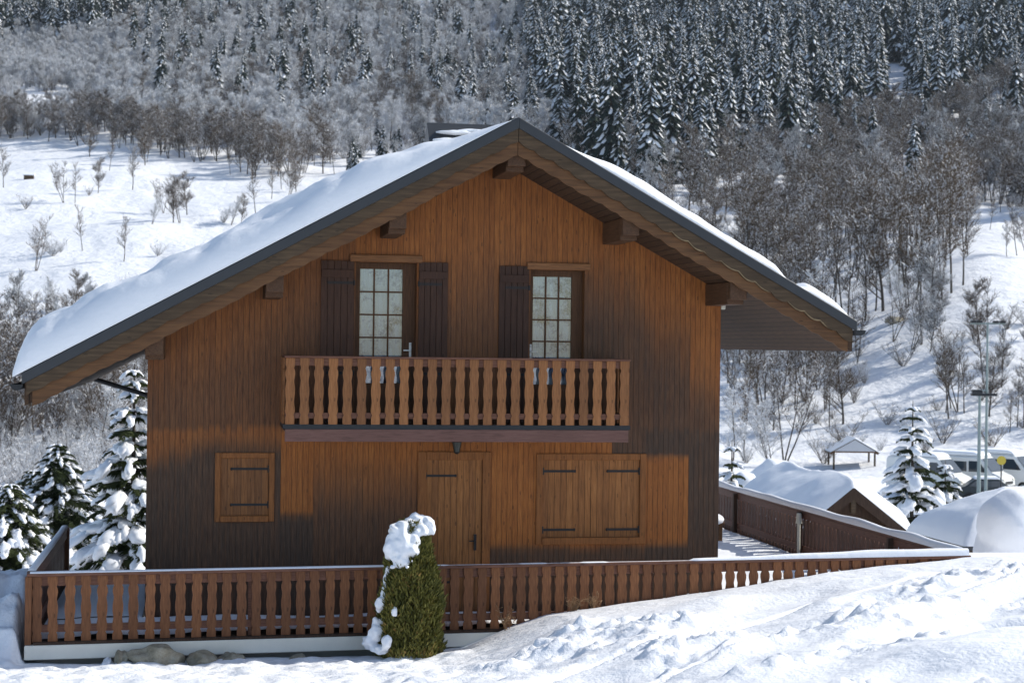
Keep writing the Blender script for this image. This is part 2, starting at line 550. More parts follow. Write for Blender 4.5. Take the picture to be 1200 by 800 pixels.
def grow(a, b, st, g, mx):
    out = [a]; stp = st
    sg = 1 if b > a else -1
    while (out[-1] - b) * sg < 0:
        out.append(out[-1] + sg * stp); stp = min(mx, stp * g)
    return out[1:]
xs = sorted(set([round(v, 4) for v in list(np.arange(-4.5, 13.6, 0.045)) + grow(-4.5, -420, 0.06, 1.07, 4.0) + grow(13.59, 620, 0.06, 1.07, 4.0)]))
ys = sorted(set([round(v, 4) for v in list(np.arange(-11.5, -0.4, 0.045)) + grow(-11.5, -90, 0.05, 1.06, 4) + grow(-0.41, 1350, 0.06, 1.06, 5.0)]))
gnd = grid_mesh('snow_ground', np.array(xs), np.array(ys), ground, M_SNOW_G)
gnd.data.materials.append(M_SNOW_FAR)
tag(gnd, kind='structure')
def set_far(me):
    n = len(me.polygons)
    c = np.empty(n * 3, np.float32); me.polygons.foreach_get('center', c)
    c = c.reshape(-1, 3)
    mi = (c[:, 1] > 60).astype(np.int32)
    me.polygons.foreach_set('material_index', mi)
set_far(gnd.data)

# ------------------------------------------------------------------ CHALET
HX0, HX1, HD = -0.86, 8.20, 13.0
RX, RZ = 4.57, 7.48            # ridge
LX, RXX = -2.56, 9.92          # eave ends
SL = (7.48 - 3.57) / (4.57 + 2.62)
SR = (7.48 - 4.53) / (9.90 - 4.57)
YF, YB = -1.5, 14.4
def roof_top(x):
    return RZ - SL * (RX - x) if x < RX else RZ - SR * (x - RX)
SOF = 0.52
chalet = empty('chalet', (3.67, 6.5, -0.15), 0, 'large brown wooden chalet with balcony and snowy gable roof', 'chalet')

# siding, board by board
openings = [(2.29, 3.25, 2.75, 5.35), (5.06, 5.94, 2.75, 5.28), (0.17, 1.075, 1.32, 2.38), (3.30, 4.455, -0.2, 2.40), (5.19, 6.98, 0.93, 2.37)]
rs = np.random.RandomState(4)
def weather(x, z, rb):
    """0 = fresh orange stain, 1 = blackened. Patches keep the shapes of what once sheltered the boards."""
    j = 0.35 * (rb - 0.5) + 0.35 * mnoise.noise(Vector((x * 1.6, 0.3, 7.0))) + 0.25 * mnoise.noise(Vector((x * 5.0, z * 1.5, 2.0)))
    # upper gable
    if z > 2.75:
        top = roof_top(x) - SOF - z                 # distance under the soffit
        w = 0.18 + 0.10 * j
        if x > 5.95:
            edge = 1.15 + 0.9 * j - 0.30 * max(0, 7.2 - x) + (0.5 if x > 7.7 else 0)
            w += 0.68 * float(sstep(edge - 0.75, edge + 0.75, top))
        elif x > 3.25:
            w += 0.45 * float(sstep(0.6, 2.4, top + 0.5 * j)) + 0.12 * float(sstep(3.2, 2.8, z))
        elif x < 2.3:
            w += 0.30 * float(sstep(0.0, 1.3, top + 0.5 * j)) + 0.20
        # patches
        return min(1, max(0, w))
    # lower storey
    if x < -0.2: w = 0.30 + 0.65 * float(sstep(2.6, 2.2, z + 0.5 * j))
    elif x < 1.17: w = 0.30 + 0.62 * float(sstep(2.7, 2.3, z + 0.15 * j))
    elif x < 1.70: w = 0.05 + 0.92 * float(sstep(1.50, 1.36, z + 0.05 * j))
    elif x < 3.30: w = 0.10 + 0.75 * float(sstep(2.5, 1.2, z + 0.6 * j)) - 0.10 * float(sstep(2.6, 3.3, x))
    elif x < 6.98: w = 0.02 + 0.9 * float(sstep(0.98, 0.80, z + 0.08 * j))
    elif x < 7.72: w = 0.10 + 0.88 * max(float(sstep(0.98, 0.85, z + 0.05 * j)), float(sstep(2.28, 2.36, z + 0.04 * j)))
    else: w = 0.95
    if z < 2.75 and 6.45 < x: w = max(w, 0.9 * float(sstep(2.28, 2.36, z + 0.04 * j)))
    return min(1, max(0, w))

def board_wall(mb, wx, bd, pale, x0, x1, zlo, ztop, holes, y0, pitch=0.0845, gap=0.006, dep=0.008, wfun=weather, seg=0.09):
    n = int(round((x1 - x0) / pitch))
    p = (x1 - x0) / n
    for i in range(n):
        a, b = x0 + i * p, x0 + (i + 1) * p
        rb = rs.rand(); jy = rs.uniform(-0.0015, 0.0015)
        for (s0, s1, yy) in ((a, b - gap, y0 + jy), (b - gap, b, y0 + dep)):
            cuts = {s0, s1}
            for h in holes:
                for e in (h[0], h[1]):
                    if s0 + 1e-4 < e < s1 - 1e-4: cuts.add(e)
            cuts = sorted(cuts)
            for c0, c1 in zip(cuts[:-1], cuts[1:]):
                cm = (c0 + c1) / 2
                zt = min(ztop(c0), ztop(c1))
                iv = [(zlo, zt)]
                for h in holes:
                    if h[0] - 1e-4 <= cm <= h[1] + 1e-4:
                        niv = []
                        for (p0, p1) in iv:
                            if h[3] <= p0 or h[2] >= p1: niv.append((p0, p1)); continue
                            if h[2] > p0: niv.append((p0, h[2]))
                            if h[3] < p1: niv.append((h[3], p1))
                        iv = niv
                for (p0, p1) in iv:
                    k = max(1, int((p1 - p0) / seg))
                    base = len(mb.v)
                    for q in range(k + 1):
                        z = p0 + (p1 - p0) * q / k
                        ww = wfun(cm, z, rb)
                        if yy > y0 + 0.005: ww = min(1, ww + 0.6)
                        za, zb = z, z
                        if q == k and abs(p1 - zt) < 1e-6: za, zb = ztop(c0), ztop(c1)
                        mb.v += [(c0, yy, za), (c1, yy, zb)]
                        wx += [ww, ww]; bd += [rb, rb]
                        pale += [0.0, 0.0]
                    for q in range(k):
                        mb.f.append((base + 2 * q, base + 2 * q + 1, base + 2 * q + 3, base + 2 * q + 2)); mb.mi.append(0); mb.sm.append(False)
                    if yy < y0 + 0.005:      # sides of the board, down into the grooves
                        for cc, fl in ((c0, True), (c1, False)):
                            b2 = len(mb.v)
                            for z_ in (p0, ztop(cc) if abs(p1 - zt) < 1e-6 else p1):
                                ww = min(1, wfun(cm, min(z_, p1), rb) + 0.4)
                                mb.v += [(cc, yy, z_), (cc, y0 + dep + 0.002, z_)]
                                wx += [ww, ww]; bd += [rb, rb]; pale += [0.0, 0.0]
                            mb.f.append((b2, b2 + 2, b2 + 3, b2 + 1) if fl else (b2, b2 + 1, b2 + 3, b2 + 2)); mb.mi.append(0); mb.sm.append(False)
def finish_boards(mb, wx, bd, pale, name, mat, parent):
    o = mb.build(name, mat, parent)
    for nm, arr in (('weather', wx), ('board', bd), ('pale', pale)):
        a = o.data.attributes.new(nm, 'FLOAT', 'POINT')
        a.data.foreach_set('value', np.array(arr, np.float32))
    return o
mb, wx, bd, pale = MB(), [], [], []
board_wall(mb, wx, bd, pale, HX0, HX1, -0.15, lambda x: roof_top(x) - SOF + 0.02, openings, 0.0)
finish_boards(mb, wx, bd, pale, 'siding', M_SIDING, chalet)

# other walls and backing
mb = MB()
t = 0.14
mb.box(HX0, HX0 + t, 0.02, HD, -0.15, roof_top(HX0) - SOF)
mb.box(HX1 - t, HX1, 0.02, HD, -0.15, roof_top(HX1) - SOF)
mb.prism([(HX0 + t, -0.15), (HX1 - t, -0.15), (HX1 - t, roof_top(HX1 - t) - SOF), (RX, RZ - SOF), (HX0 + t, roof_top(HX0 + t) - SOF)], HD - t, HD)
mb.build('wall', M_OLD, chalet)
# reveals of the openings: side, top, bottom boards
for (a, b, z0, z1) in openings[:2]:
    mb = MB()
    mb.box(a - 0.03, a, 0.013, 0.32, z0, z1 + 0.03)
    mb.box(b, b + 0.03, 0.013, 0.32, z0, z1 + 0.03)
    mb.box(a, b, 0.013, 0.32, z1, z1 + 0.03)
    mb.box(a, b, -0.01, 0.32, z0 - 0.03, z0 + 0.02)
    mb.build('window_reveal', M_TRIM_V, chalet)
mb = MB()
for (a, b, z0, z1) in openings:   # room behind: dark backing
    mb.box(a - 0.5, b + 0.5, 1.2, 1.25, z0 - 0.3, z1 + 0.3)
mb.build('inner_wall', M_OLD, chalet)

# french doors on the balcony
def french_door(a, b, z1, handle_left, gl, gr):
    fz0 = 2.80
    d = MB()
    y0, y1 = 0.17, 0.23
    d.box(a, gl, y0, y1, fz0, z1)
    d.box(gr, b, y0, y1, fz0, z1)
    gt, gb = z1 - 0.10, 3.46
    d.box(gl, gr, y0, y1, gt, z1)
    d.box(gl, gr, y0 + 0.002, y1 - 0.002, fz0, gb)
    d.box(gl + 0.06, gr - 0.06, y0 - 0.012, y0 + 0.001, fz0 + 0.12, gb - 0.08)
    for i in (1, 2):
        x = gl + (gr - gl) * i / 3
        d.box(x - 0.012, x + 0.012, y0 + 0.005, y1 - 0.01, gb, gt)
    for i in (1, 2, 3, 4):
        z = gb + (gt - gb) * i / 5
        d.box(gl, gr, y0 + 0.008, y1 - 0.013, z - 0.012, z + 0.012)
    o = d.build('french_door', M_MUNT, chalet, bevel=0.004)
    g = MB(); g.box(gl - 0.005, gr + 0.005, 0.198, 0.204, gb - 0.005, gt + 0.005); g.build('window_pane', M_PANE, o)
    h = MB(); hx = a + 0.045 if handle_left else b - 0.075
    hz = 3.98
    h.box(hx - 0.018, hx + 0.018, y0 - 0.012, y0 + 0.001, hz - 0.12, hz + 0.12)
    h.tube((hx, y0 - 0.05, hz), (hx, y0, hz), 0.012)
    h.tube((hx, y0 - 0.05, hz), (hx + (0.11 if handle_left else -0.11), y0 - 0.05, hz), 0.011)
    h.blob((hx, y0 - 0.02, hz - 0.08), (0.018, 0.02, 0.018), sub=1)
    h.blob((hx, y0 - 0.02, hz + 0.09), (0.018, 0.02, 0.018), sub=1)
    h.build('door_handle', M_HANDLE, o)
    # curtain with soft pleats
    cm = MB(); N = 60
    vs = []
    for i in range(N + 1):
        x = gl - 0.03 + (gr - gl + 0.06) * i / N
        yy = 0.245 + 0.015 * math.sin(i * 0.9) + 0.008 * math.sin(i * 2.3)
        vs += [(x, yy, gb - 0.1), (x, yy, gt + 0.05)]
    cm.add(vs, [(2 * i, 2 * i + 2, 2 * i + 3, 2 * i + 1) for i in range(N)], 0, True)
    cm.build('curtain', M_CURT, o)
    return o
french_door(2.29, 3.25, 5.35, False, 2.375, 3.045)
french_door(5.06, 5.94, 5.28, True, 5.135, 5.765)
# trims above the french doors
mb = MB(); mb.box(2.20, 3.33, -0.05, 0.0, 5.352, 5.46); mb.build('lintel_board', M_TRIM, chalet, bevel=0.006)
mb = MB(); mb.box(5.0, 6.02, -0.05, 0.0, 5.282, 5.39); mb.build('lintel_board', M_TRIM, chalet, bevel=0.006)

def open_shutter(a, b, z0, z1, strap_side):
    s = MB(); n = 5; p = (b - a) / n
    for i in range(n):
        s.box(a + i * p + 0.003, a + (i + 1) * p - 0.003, -0.035, -0.008 - 0.001 * (i % 2), z0, z1)
    s.box(a + 0.02, b - 0.02, -0.008, -0.003, z0 + 0.05, z1 - 0.05)
    for zz in (z0 + 0.95, z1 - 0.2):
        s.box(a + 0.01, b - 0.01, -0.060, -0.036, zz - 0.06, zz + 0.06)
    o = s.build('open_shutter', M_SHUT_D, chalet, bevel=0.004)
    for zz in (z0 + 0.78, z1 - 0.34):
        k = MB()
        k.box(a + (0.0 if strap_side < 0 else 0.10), b - (0.10 if strap_side < 0 else 0.0), -0.043, -0.0365, zz - 0.02, zz + 0.02)
        k.tube((a if strap_side < 0 else b, -0.04, zz - 0.04), (a if strap_side < 0 else b, -0.04, zz + 0.04), 0.016)
        k.build('hinge_strap', M_IRON, o)
open_shutter(1.75, 2.265, 2.84, 5.36, 1)
open_shutter(3.275, 3.74, 2.84, 5.36, -1)
open_shutter(4.55, 5.035, 2.84, 5.33, 1)

def frame(a, b, z0, z1, wd, sill, name, mats=M_TRIM_V):
    k = MB()
    k.box(a, a + wd, -0.03, 0.03, z0, z1)
    k.box(b - wd, b, -0.03, 0.03, z0, z1)
    k.box(a + wd, b - wd, -0.03, 0.03, z1 - wd, z1)
    if sill: k.box(a + wd, b - wd, -0.055, 0.03, z0, z0 + wd * 1.1)
    return k.build(name, mats, chalet, bevel=0.006)
def strap(parent, x0, x1, z, y=0.010, pivot=0):
    k = MB()
    k.box(min(x0, x1), max(x0, x1), y - 0.010, y - 0.001, z - 0.018, z + 0.018)
    k.tube((x0, y - 0.012, z - 0.055), (x0, y - 0.012, z + 0.055), 0.020)
    k.blob((x1, y - 0.006, z), (0.02, 0.007, 0.028), sub=1)
    k.build('hinge_strap', M_IRON, parent)
def lit(x, z, rb): return 0.05 + 0.12 * rb
def leaf_door(name, a, b, z0, z1, wf, y=0.012):
    q, w1, b1, p1 = MB(), [], [], []
    board_wall(q, w1, b1, p1, a, b, z0, lambda x: z1, [], y, pitch=0.098, wfun=wf)
    o = finish_boards(q, w1, b1, p1, name, M_SHUT_O, chalet)
    return o
fr = frame(0.17, 1.075, 1.32, 2.38, 0.085, True, 'window_frame', M_FRAME)
sh = leaf_door('closed_shutter', 0.257, 0.987, 1.41, 2.293, lambda x, z, r: 0.16 + 0.2 * r)
strap(sh, 0.99, 0.42, 2.13); strap(sh, 0.99, 0.42, 1.58)
fr = frame(3.30, 4.455, -0.12, 2.40, 0.13, False, 'door_frame', M_FRAME)
sh = leaf_door('plank_door', 3.432, 4.323, -0.12, 2.268, lambda x, z, r: 0.04 + 0.18 * r + 0.25 * float(sstep(0.9, 0.2, z)))
strap(sh, 3.42, 3.90, 2.02); strap(sh, 3.42, 3.90, 0.35)
k = MB(); k.box(4.20, 4.24, -0.03, 0.012, 0.85, 1.10); k.tube((4.22, -0.06, 1.0), (4.12, -0.06, 1.0), 0.011); k.tube((4.22, -0.06, 1.0), (4.22, -0.02, 1.0), 0.011)
k.build('door_handle', M_IRON, sh)
fr = frame(5.19, 6.98, 0.93, 2.37, 0.10, True, 'window_frame', M_FRAME)
for (a, b, x0, x1) in ((5.292, 6.083, 5.295, 5.82), (6.087, 6.878, 6.875, 6.35)):
    sh = leaf_door('closed_shutter', a, b, 1.042, 2.268, lambda x, z, r: 0.03 + 0.14 * r)
    strap(sh, x0, x1, 2.09); strap(sh, x0, x1, 1.16)

# wall lantern
k = MB()
k.box(3.86, 3.93, -0.03, 0.0, 2.46, 2.60)
k.tube((3.895, -0.03, 2.56), (3.895, -0.13, 2.57), 0.012)
k.tube((3.895, -0.13, 2.60), (3.895, -0.13, 2.555), 0.02, 0.085, 8, 0)
k.tube((3.895, -0.13, 2.555), (3.895, -0.13, 2.40), 0.078, 0.045, 8, 1)
k.tube((3.895, -0.13, 2.40), (3.895, -0.13, 2.37), 0.05, 0.02, 8, 0)
k.build('wall_lantern', [M_IRON, M_LAMPG], chalet)

# roof body
mb = MB()
top = [(LX, roof_top(LX)), (RX, RZ), (RXX, roof_top(RXX))]
mb.prism([(LX + 0.03, roof_top(LX) - SOF + 0.05), (LX + 0.03, roof_top(LX) - 0.05), (RX, RZ - 0.04), (RXX - 0.03, roof_top(RXX) - 0.05), (RXX - 0.03, roof_top(RXX) - SOF + 0.05), (RX, RZ - SOF)], YF + 0.09, YB)
roof = mb.build('roof', M_SOFFIT, chalet)
# flashing: sheet over the roof with a turned-down front strip
def slope_strip(mb, xa, xb, d0, d1, y0, y1, mi=0):
    """strip that follows a slope between vertical offsets d0 (upper) and d1 (lower) under the roof top line"""
    mb.prism([(xa, roof_top(xa) - d0), (xb, roof_top(xb) - d0), (xb, roof_top(xb) - d1), (xa, roof_top(xa) - d1)], y0, y1, mi=mi)
mb = MB()
slope_strip(mb, LX, RX, 0.0, 0.16, YF - 0.035, YF + 0.0)
slope_strip(mb, RX, RXX, 0.0, 0.16, YF - 0.035, YF + 0.0)
slope_strip(mb, LX, RX, -0.01, 0.03, YF + 0.001, YB + 0.05)
slope_strip(mb, RX, RXX, -0.01, 0.03, YF + 0.001, YB + 0.05)
mb.build('roof_flashing', M_FLASH, chalet, bevel=0.006)
# barge boards: plain upper board with a scalloped lower edge, wavy lower board behind it
def barge(xa, xb, d0, d1, wave, amp, y0, y1, mat, seed, edge=None):
    rr = random.Random(seed)
    N = 220
    vs = []
    ph = rr.random() * 6
    for i in range(N + 1):
        x = xa + (xb - xa) * i / N
        L = x * 1.13
        if wave == 'scallop':
            w_ = amp * (abs(math.sin(L * math.pi / 0.30 + ph + 1.2 * mnoise.noise(Vector((L, seed, 3))))) ** 0.8 + 0.6 * mnoise.noise(Vector((L * 2.3, seed, 0))))
        else:
            w_ = amp * (0.5 * abs(math.sin(L * math.pi / 0.26 + ph)) + 0.8 * mnoise.noise(Vector((L * 1.4, seed, 0))))
        tz = roof_top(x) - d0; bz = roof_top(x) - d1 - w_
        vs += [(x, y0, tz), (x, y1, tz), (x, y1, bz), (x, y0, bz)]
    fs = []; mi = []
    for i in range(N):
        a = 4 * i; b = a + 4
        fs += [(a, a + 3, b + 3, b), (a + 1, a, b, b + 1), (a + 2, a + 1, b + 1, b + 2)]
        mi += [0, 0, 0]
    m_ = MB(); m_.add(vs, fs, 0)
    m_.add(vs, [(4 * i + 3, 4 * i + 2, 4 * i + 6, 4 * i + 7) for i in range(N)], 1 if edge else 0)
    m_.add(vs, [(0, 1, 2, 3), (4 * N + 3, 4 * N + 2, 4 * N + 1, 4 * N)], 0)
    return m_.build('barge_board', [mat, edge or mat], chalet)
barge(LX + 0.06, RX - 0.004, 0.162, 0.33, 'scallop', 0.030, YF + 0.0, YF + 0.05, M_BARGE, 1)
barge(RX + 0.004, RXX - 0.06, 0.162, 0.33, 'scallop', 0.045, YF + 0.0, YF + 0.05, M_BARGE, 2)
def scal(x, seed, ph, amp):
    L = x * 1.13
    return amp * (abs(math.sin(L * math.pi / 0.30 + ph + 1.2 * mnoise.noise(Vector((L, seed, 3))))) ** 0.8 + 0.6 * mnoise.noise(Vector((L * 2.3, seed, 0))))
ph2 = random.Random(2).random() * 6
for (xa, xb) in ((6.9, 7.5), (7.7, 8.5), (8.8, 9.45)):  # pale strips along some stretches of the upper board's scalloped edge
    sc_ = MB(); vs = []; N_ = 70
    for i in range(N_ + 1):
        x = xa + (xb - xa) * i / N_; z = roof_top(x) - 0.33 - scal(x, 2, ph2, 0.045)
        t_ = 0.020 * math.sin(math.pi * i / N_) ** .3 * (0.7 + 0.9 * abs(mnoise.noise(Vector((x * 9, 4, 0)))))
        vs += [(x, YF - 0.004, z + t_), (x, YF - 0.004, z)]
    sc_.add(vs, [(2 * i, 2 * i + 1, 2 * i + 3, 2 * i + 2) for i in range(N_)]); sc_.build('pale_edge', M_PALE, chalet)
barge(LX + 0.14, RX - 0.004, 0.17, 0.535, 'wave', 0.035, YF + 0.052, YF + 0.09, M_BARGE_O, 3)
barge(RX + 0.004, RXX - 0.12, 0.17, 0.535, 'wave', 0.045, YF + 0.052, YF + 0.09, M_BARGE_O, 4)
# purlins
for (x0, x1) in ((-0.86, -0.60), (0.86, 1.12), (2.66, 2.92), (RX - 0.14, RX + 0.14), (6.22, 6.48), (7.93, 8.195)):
    zb = min(roof_top(x0), roof_top(x1)) - SOF - 0.20
    if x0 < RX < x1: zb = RZ - SOF - 0.26
    k = MB()
    zt = lambda x: roof_top(x) - SOF - 0.001
    if x0 < RX < x1:
        pf = [(x0, zb), (x1, zb), (x1, zt(x1)), (RX, zt(RX)), (x0, zt(x0))]
        pf2 = pf
    else:
        pf = [(x0, zb), (x1, zb), (x1, zt(x1)), (x0, zt(x0))]
    # carved nose: three steps of the profile
    k.prism(pf, -1.20, -0.005)
    k.prism([(x, z if z > zb + 0.01 else zb + 0.07) for x, z in pf], -1.36, -1.201)
    k.build('purlin', M_PURLIN, chalet, bevel=0.01)
# gutters (half round) and drainpipe
def gutter(x, z):
    k = MB(); n = 9; r = 0.085
    vs = []
    for y in (YF - 0.05, YB + 0.05):
        for rr in (r, r - 0.012):
            for i in range(n + 1):
                a = math.pi + math.pi * i / n
                vs.append((x + rr * math.cos(a), y, z + rr * math.sin(a)))
    m1 = n + 1
    fs = [(i, i + 1, 2 * m1 + i + 1, 2 * m1 + i) for i in range(n)] + [(m1 + i + 1, m1 + i, 3 * m1 + i, 3 * m1 + i + 1) for i in range(n)]
    fs += [(i + 1, i, m1 + i, m1 + i + 1) for i in range(n)] + [(2 * m1 + i, 2 * m1 + i + 1, 3 * m1 + i + 1, 3 * m1 + i) for i in range(n)]
    k.add(vs, fs, 0, True)
    k.add([(x + r * math.cos(math.pi + math.pi * i / n), YF - 0.052, z + r * math.sin(math.pi + math.pi * i / n)) for i in range(n + 1)], [tuple(range(n + 1))], 0)
    return k.build('gutter', M_STEEL, chalet)
gutter(LX - 0.07, roof_top(LX) - 0.16)
gutter(RXX + 0.05, roof_top(RXX) - 0.14)
k = MB()
zg = roof_top(LX) - 0.24
k.path([(LX - 0.10, 13.6, zg), (LX - 0.06, 13.6, zg - 0.14), (HX0 - 0.14, 13.35, zg - 0.62), (HX0 - 0.10, 13.3, zg - 0.8), (HX0 - 0.10, 13.3, -0.3)], 0.055, 10)
k.build('drainpipe', M_STEEL, chalet)
k = MB(); k.box(8.202, 8.27, -0.02, 0.06, 4.70, 4.86); k.build('junction_box', M_PLASTIC, chalet, bevel=0.008)

# balcony
BX0, BX1, BY = 1.18, 6.43, -1.0
balc = MB()
balc.box(BX0 + 0.02, BX1 - 0.02, BY + 0.05, -0.002, 2.74, 2.80)
balcony = balc.build('balcony', M_OLD, chalet)
k = MB(); k.box(BX0, BX1, BY - 0.02, BY + 0.02, 2.61, 2.795); k.build('fascia_board', M_FASCIA, balcony, bevel=0.004)
k = MB(); k.box(BX0, BX1, BY - 0.015, BY + 0.045, 2.797, 2.865)
for x in (BX0 + 0.03, 3.80, BX1 - 0.08): k.box(x, x + 0.05, BY + 0.047, BY + 0.10, 2.70, 3.80)
k.box(BX0 - 0.03, BX0 + 0.0, BY - 0.015, -0.01, 2.80, 2.865); k.box(BX1, BX1 + 0.03, BY - 0.015, -0.01, 2.80, 2.865)
k.build('steel_frame', M_STEEL, balcony)
for (y0, y1, x0, x1) in ((BY - 0.045, BY + 0.055, BX0 - 0.02, BX1 + 0.02),):
    k = MB(); k.box(x0, x1, y0, y1, 3.855, 3.888); k.box(x0 + 0.02, x1 - 0.02, BY + 0.012, BY + 0.05, 3.74, 3.853); k.build('top_rail', M_RAIL, balcony, bevel=0.006)
k = MB(); k.box(BX0, BX1, BY + 0.012, BY + 0.045, 2.955, 3.04); k.build('bottom_rail', M_RAIL, balcony)
for x in (BX0, BX1 - 0.05):
    k = MB(); k.box(x, x + 0.05, BY + 0.06, -0.002, 3.82, 3.888); k.build('side_rail', M_RAIL_Y, balcony)
    k = MB(); k.box(x + 0.01, x + 0.04, BY + 0.06, -0.002, 2.955, 3.04); k.build('side_rail', M_RAIL_Y, balcony)
def baluster_outline(w, h):
    prof = [(0, 0.92), (0.10, 0.92), (0.14, 0.70), (0.19, 1.0), (0.24, 1.0), (0.34, 0.80), (0.46, 0.98), (0.54, 0.98), (0.66, 0.78), (0.75, 1.0), (0.80, 0.98), (0.85, 0.74), (0.90, 0.95), (1.0, 0.95)]
    L = [(-w / 2 * k_, h * q) for q, k_ in prof]
    Rr = [(w / 2 * k_, h * q) for q, k_ in reversed(prof)]
    return [(x, z) for x, z in Rr] + [(x, z) for x, z in L]
def baluster_mesh(w, h, th, mat, axis='x'):
    o = baluster_outline(w, h)
    k = MB()
    if axis == 'x': k.prism(o[::-1], -th / 2, th / 2, 'xz')
    else: k.prism(o, -th / 2, th / 2, 'yz')
    return k.mesh('baluster', [mat])
def place_mesh(name, me, loc, parent, rz=0):
    o = bpy.data.objects.new(name, me)
    C.objects.link(o)
    o.parent = parent
    o.location = Vector(loc) - wloc(parent)
    o.rotation_euler = (0, 0, rz)
    return o
bm_b = baluster_mesh(0.145, 0.985, 0.028, M_BAL)
NB = 25
for i in range(NB):
    x = BX0 + 0.07 + (BX1 - BX0 - 0.14) * i / (NB - 1)
    place_mesh('baluster', bm_b, (x, BY - 0.004, 2.868), balcony)
bm_bs = baluster_mesh(0.145, 0.985, 0.028, M_BAL, 'y')
for i in range(4):
    for x in (BX0 - 0.018, BX1 + 0.018):
        place_mesh('baluster', bm_bs, (x, BY + 0.16 + 0.215 * i, 2.868), balcony)

# chimney hood behind the ridge
ck = MB(); cx0, cx1, cy0, cy1, cz = 4.42, 5.5, 7.4, 8.4, 8.02
ck.box(cx0 + 0.08, cx1 - 0.08, cy0 + 0.1, cy1 - 0.1, 6.6, cz)
chim = ck.build('chimney', M_OLD, chalet)
ck = MB()
ck.prism([(cy0 - 0.05, cz), ((cy0 + cy1) / 2, cz + 0.55), (cy1 + 0.05, cz), (cy1 + 0.05, cz - 0.04), (cy0 - 0.05, cz - 0.04)], cx0 - 0.05, cx1 + 0.3, 'yz')
ck.build('chimney_cap', M_FLASH, chim)

# ------------------------------------------------------------------ roof snow
def snow_slab(name, xa, xb, y0, y1, thick, seed, label, gap=None, nx=150, ny=90, mat=M_SNOW):
    """closed snow blanket on a slope; thick(x, y) gives the vertical depth"""
    xs_ = np.linspace(xa, xb, nx)
    yk = np.concatenate([y0 + (np.linspace(0, 1, 30) ** 2) * 0.7, np.linspace(y0 + 0.75, y1, ny - 30)])
    X, Y = np.meshgrid(xs_, yk)
    rt = np.where(X < RX, RZ - SL * (RX - X), RZ - SR * (X - RX)) + 0.012
    T = thick(X, Y)
    top_ = rt + T
    n = X.size; ny_, nx_ = X.shape
    co = np.concatenate([np.stack([X, Y, top_], -1).reshape(-1, 3), np.stack([X, Y, rt], -1).reshape(-1, 3)])
    i = np.arange(n).reshape(ny_, nx_)
    q = np.stack([i[:-1, :-1], i[:-1, 1:], i[1:, 1:], i[1:, :-1]], -1).reshape(-1, 4)
    qb = q[:, ::-1] + n
    e = []
    for a, b in ((i[0, :-1], i[0, 1:]), (i[-1, 1:], i[-1, :-1]), (i[1:, 0], i[:-1, 0]), (i[:-1, -1], i[1:, -1])):
        e.append(np.stack([b, a, a + n, b + n], -1))
    q = np.concatenate([q, qb] + e).astype(np.int32)
    me = bpy.data.meshes.new(name)
    me.from_pydata(co.tolist(), [], q.tolist())
    me.polygons.foreach_set('use_smooth', np.full(len(me.polygons), True))
    me.materials.append(mat)
    o = bpy.data.objects.new(name, me)
    C.objects.link(o)
    tag(o, label, 'snow')
    return o
def edge_round(d, w_):
    d = np.clip(d / w_, 0, 1)
    return np.sqrt(np.clip(1 - (1 - d) ** 2, 0, 1))
def thickL(X, Y):
    d_ridge = (RX + 0.25 - X)
    T = 0.06 + 0.50 * sstep(0.1, 2.7, d_ridge) + 0.16 * sstep(5.0, 7, d_ridge)
    n = fbm(X / 1.1, Y / 1.6, 61, 3)
    T = T * (1 + 0.30 * n + 0.10 * fbm(X / 0.4, Y / 0.4, 67, 3))
    # set-back second layer: fresh snow on top of an older ledge
    ledge = 0.80 + 0.20 * sstep(0.25, 0.75, Y - YF + 0.35 * fbm(X / 0.9, Y * 0 + 3.3, 63, 2))
    T = T * ledge
    T = T * (0.02 + 0.98 * edge_round(Y - YF + 0.03, 0.30)) * edge_round(X - (LX - 0.14), 0.30) * edge_round(YB - Y, 0.4) * edge_round(RX - 0.12 - X, 0.5)
    return T + 0.004
snow_slab('roof_snow', LX - 0.13, RX - 0.12, YF - 0.03, YB, thickL, 1, 'thick snow blanket on the long left slope of the chalet roof')
def thickR(X, Y):
    u = X - RX
    T = 0.20 + 0.08 * fbm(X / 0.8, Y / 1.2, 65, 3)
    T = T * (1 - 0.96 * sstep(0.30, 0.08, np.abs(X - 8.93) ))
    T = T * sstep(0.45, 1.6, u) * edge_round(RXX - 0.10 - X, 0.35)
    T = T * edge_round(Y - YF - 0.05, 0.35) * edge_round(YB - Y, 0.4)
    return T + 0.003
snow_slab('roof_snow', RX + 0.45, RXX - 0.1, YF + 0.05, YB, thickR, 2, 'thin strip of snow on the short right slope of the chalet roof')
k = MB()
for i, (x, z, a, b) in enumerate(((4.95, cz + 0.30, 0.40, 0.05), (4.70, cz + 0.10, 0.26, 0.07), (5.3, cz + 0.34, 0.35, 0.05))):
    yy = cy0 + (z - cz) / 0.55 * 0.5 - 0.02
    k.blob((x, yy, z + 0.03), (a, 0.16, b), i, 0.3, 0, 3)
tag(k.build('chimney_snow', M_SNOW), 'small snow patches on the dark chimney hood', 'snow')

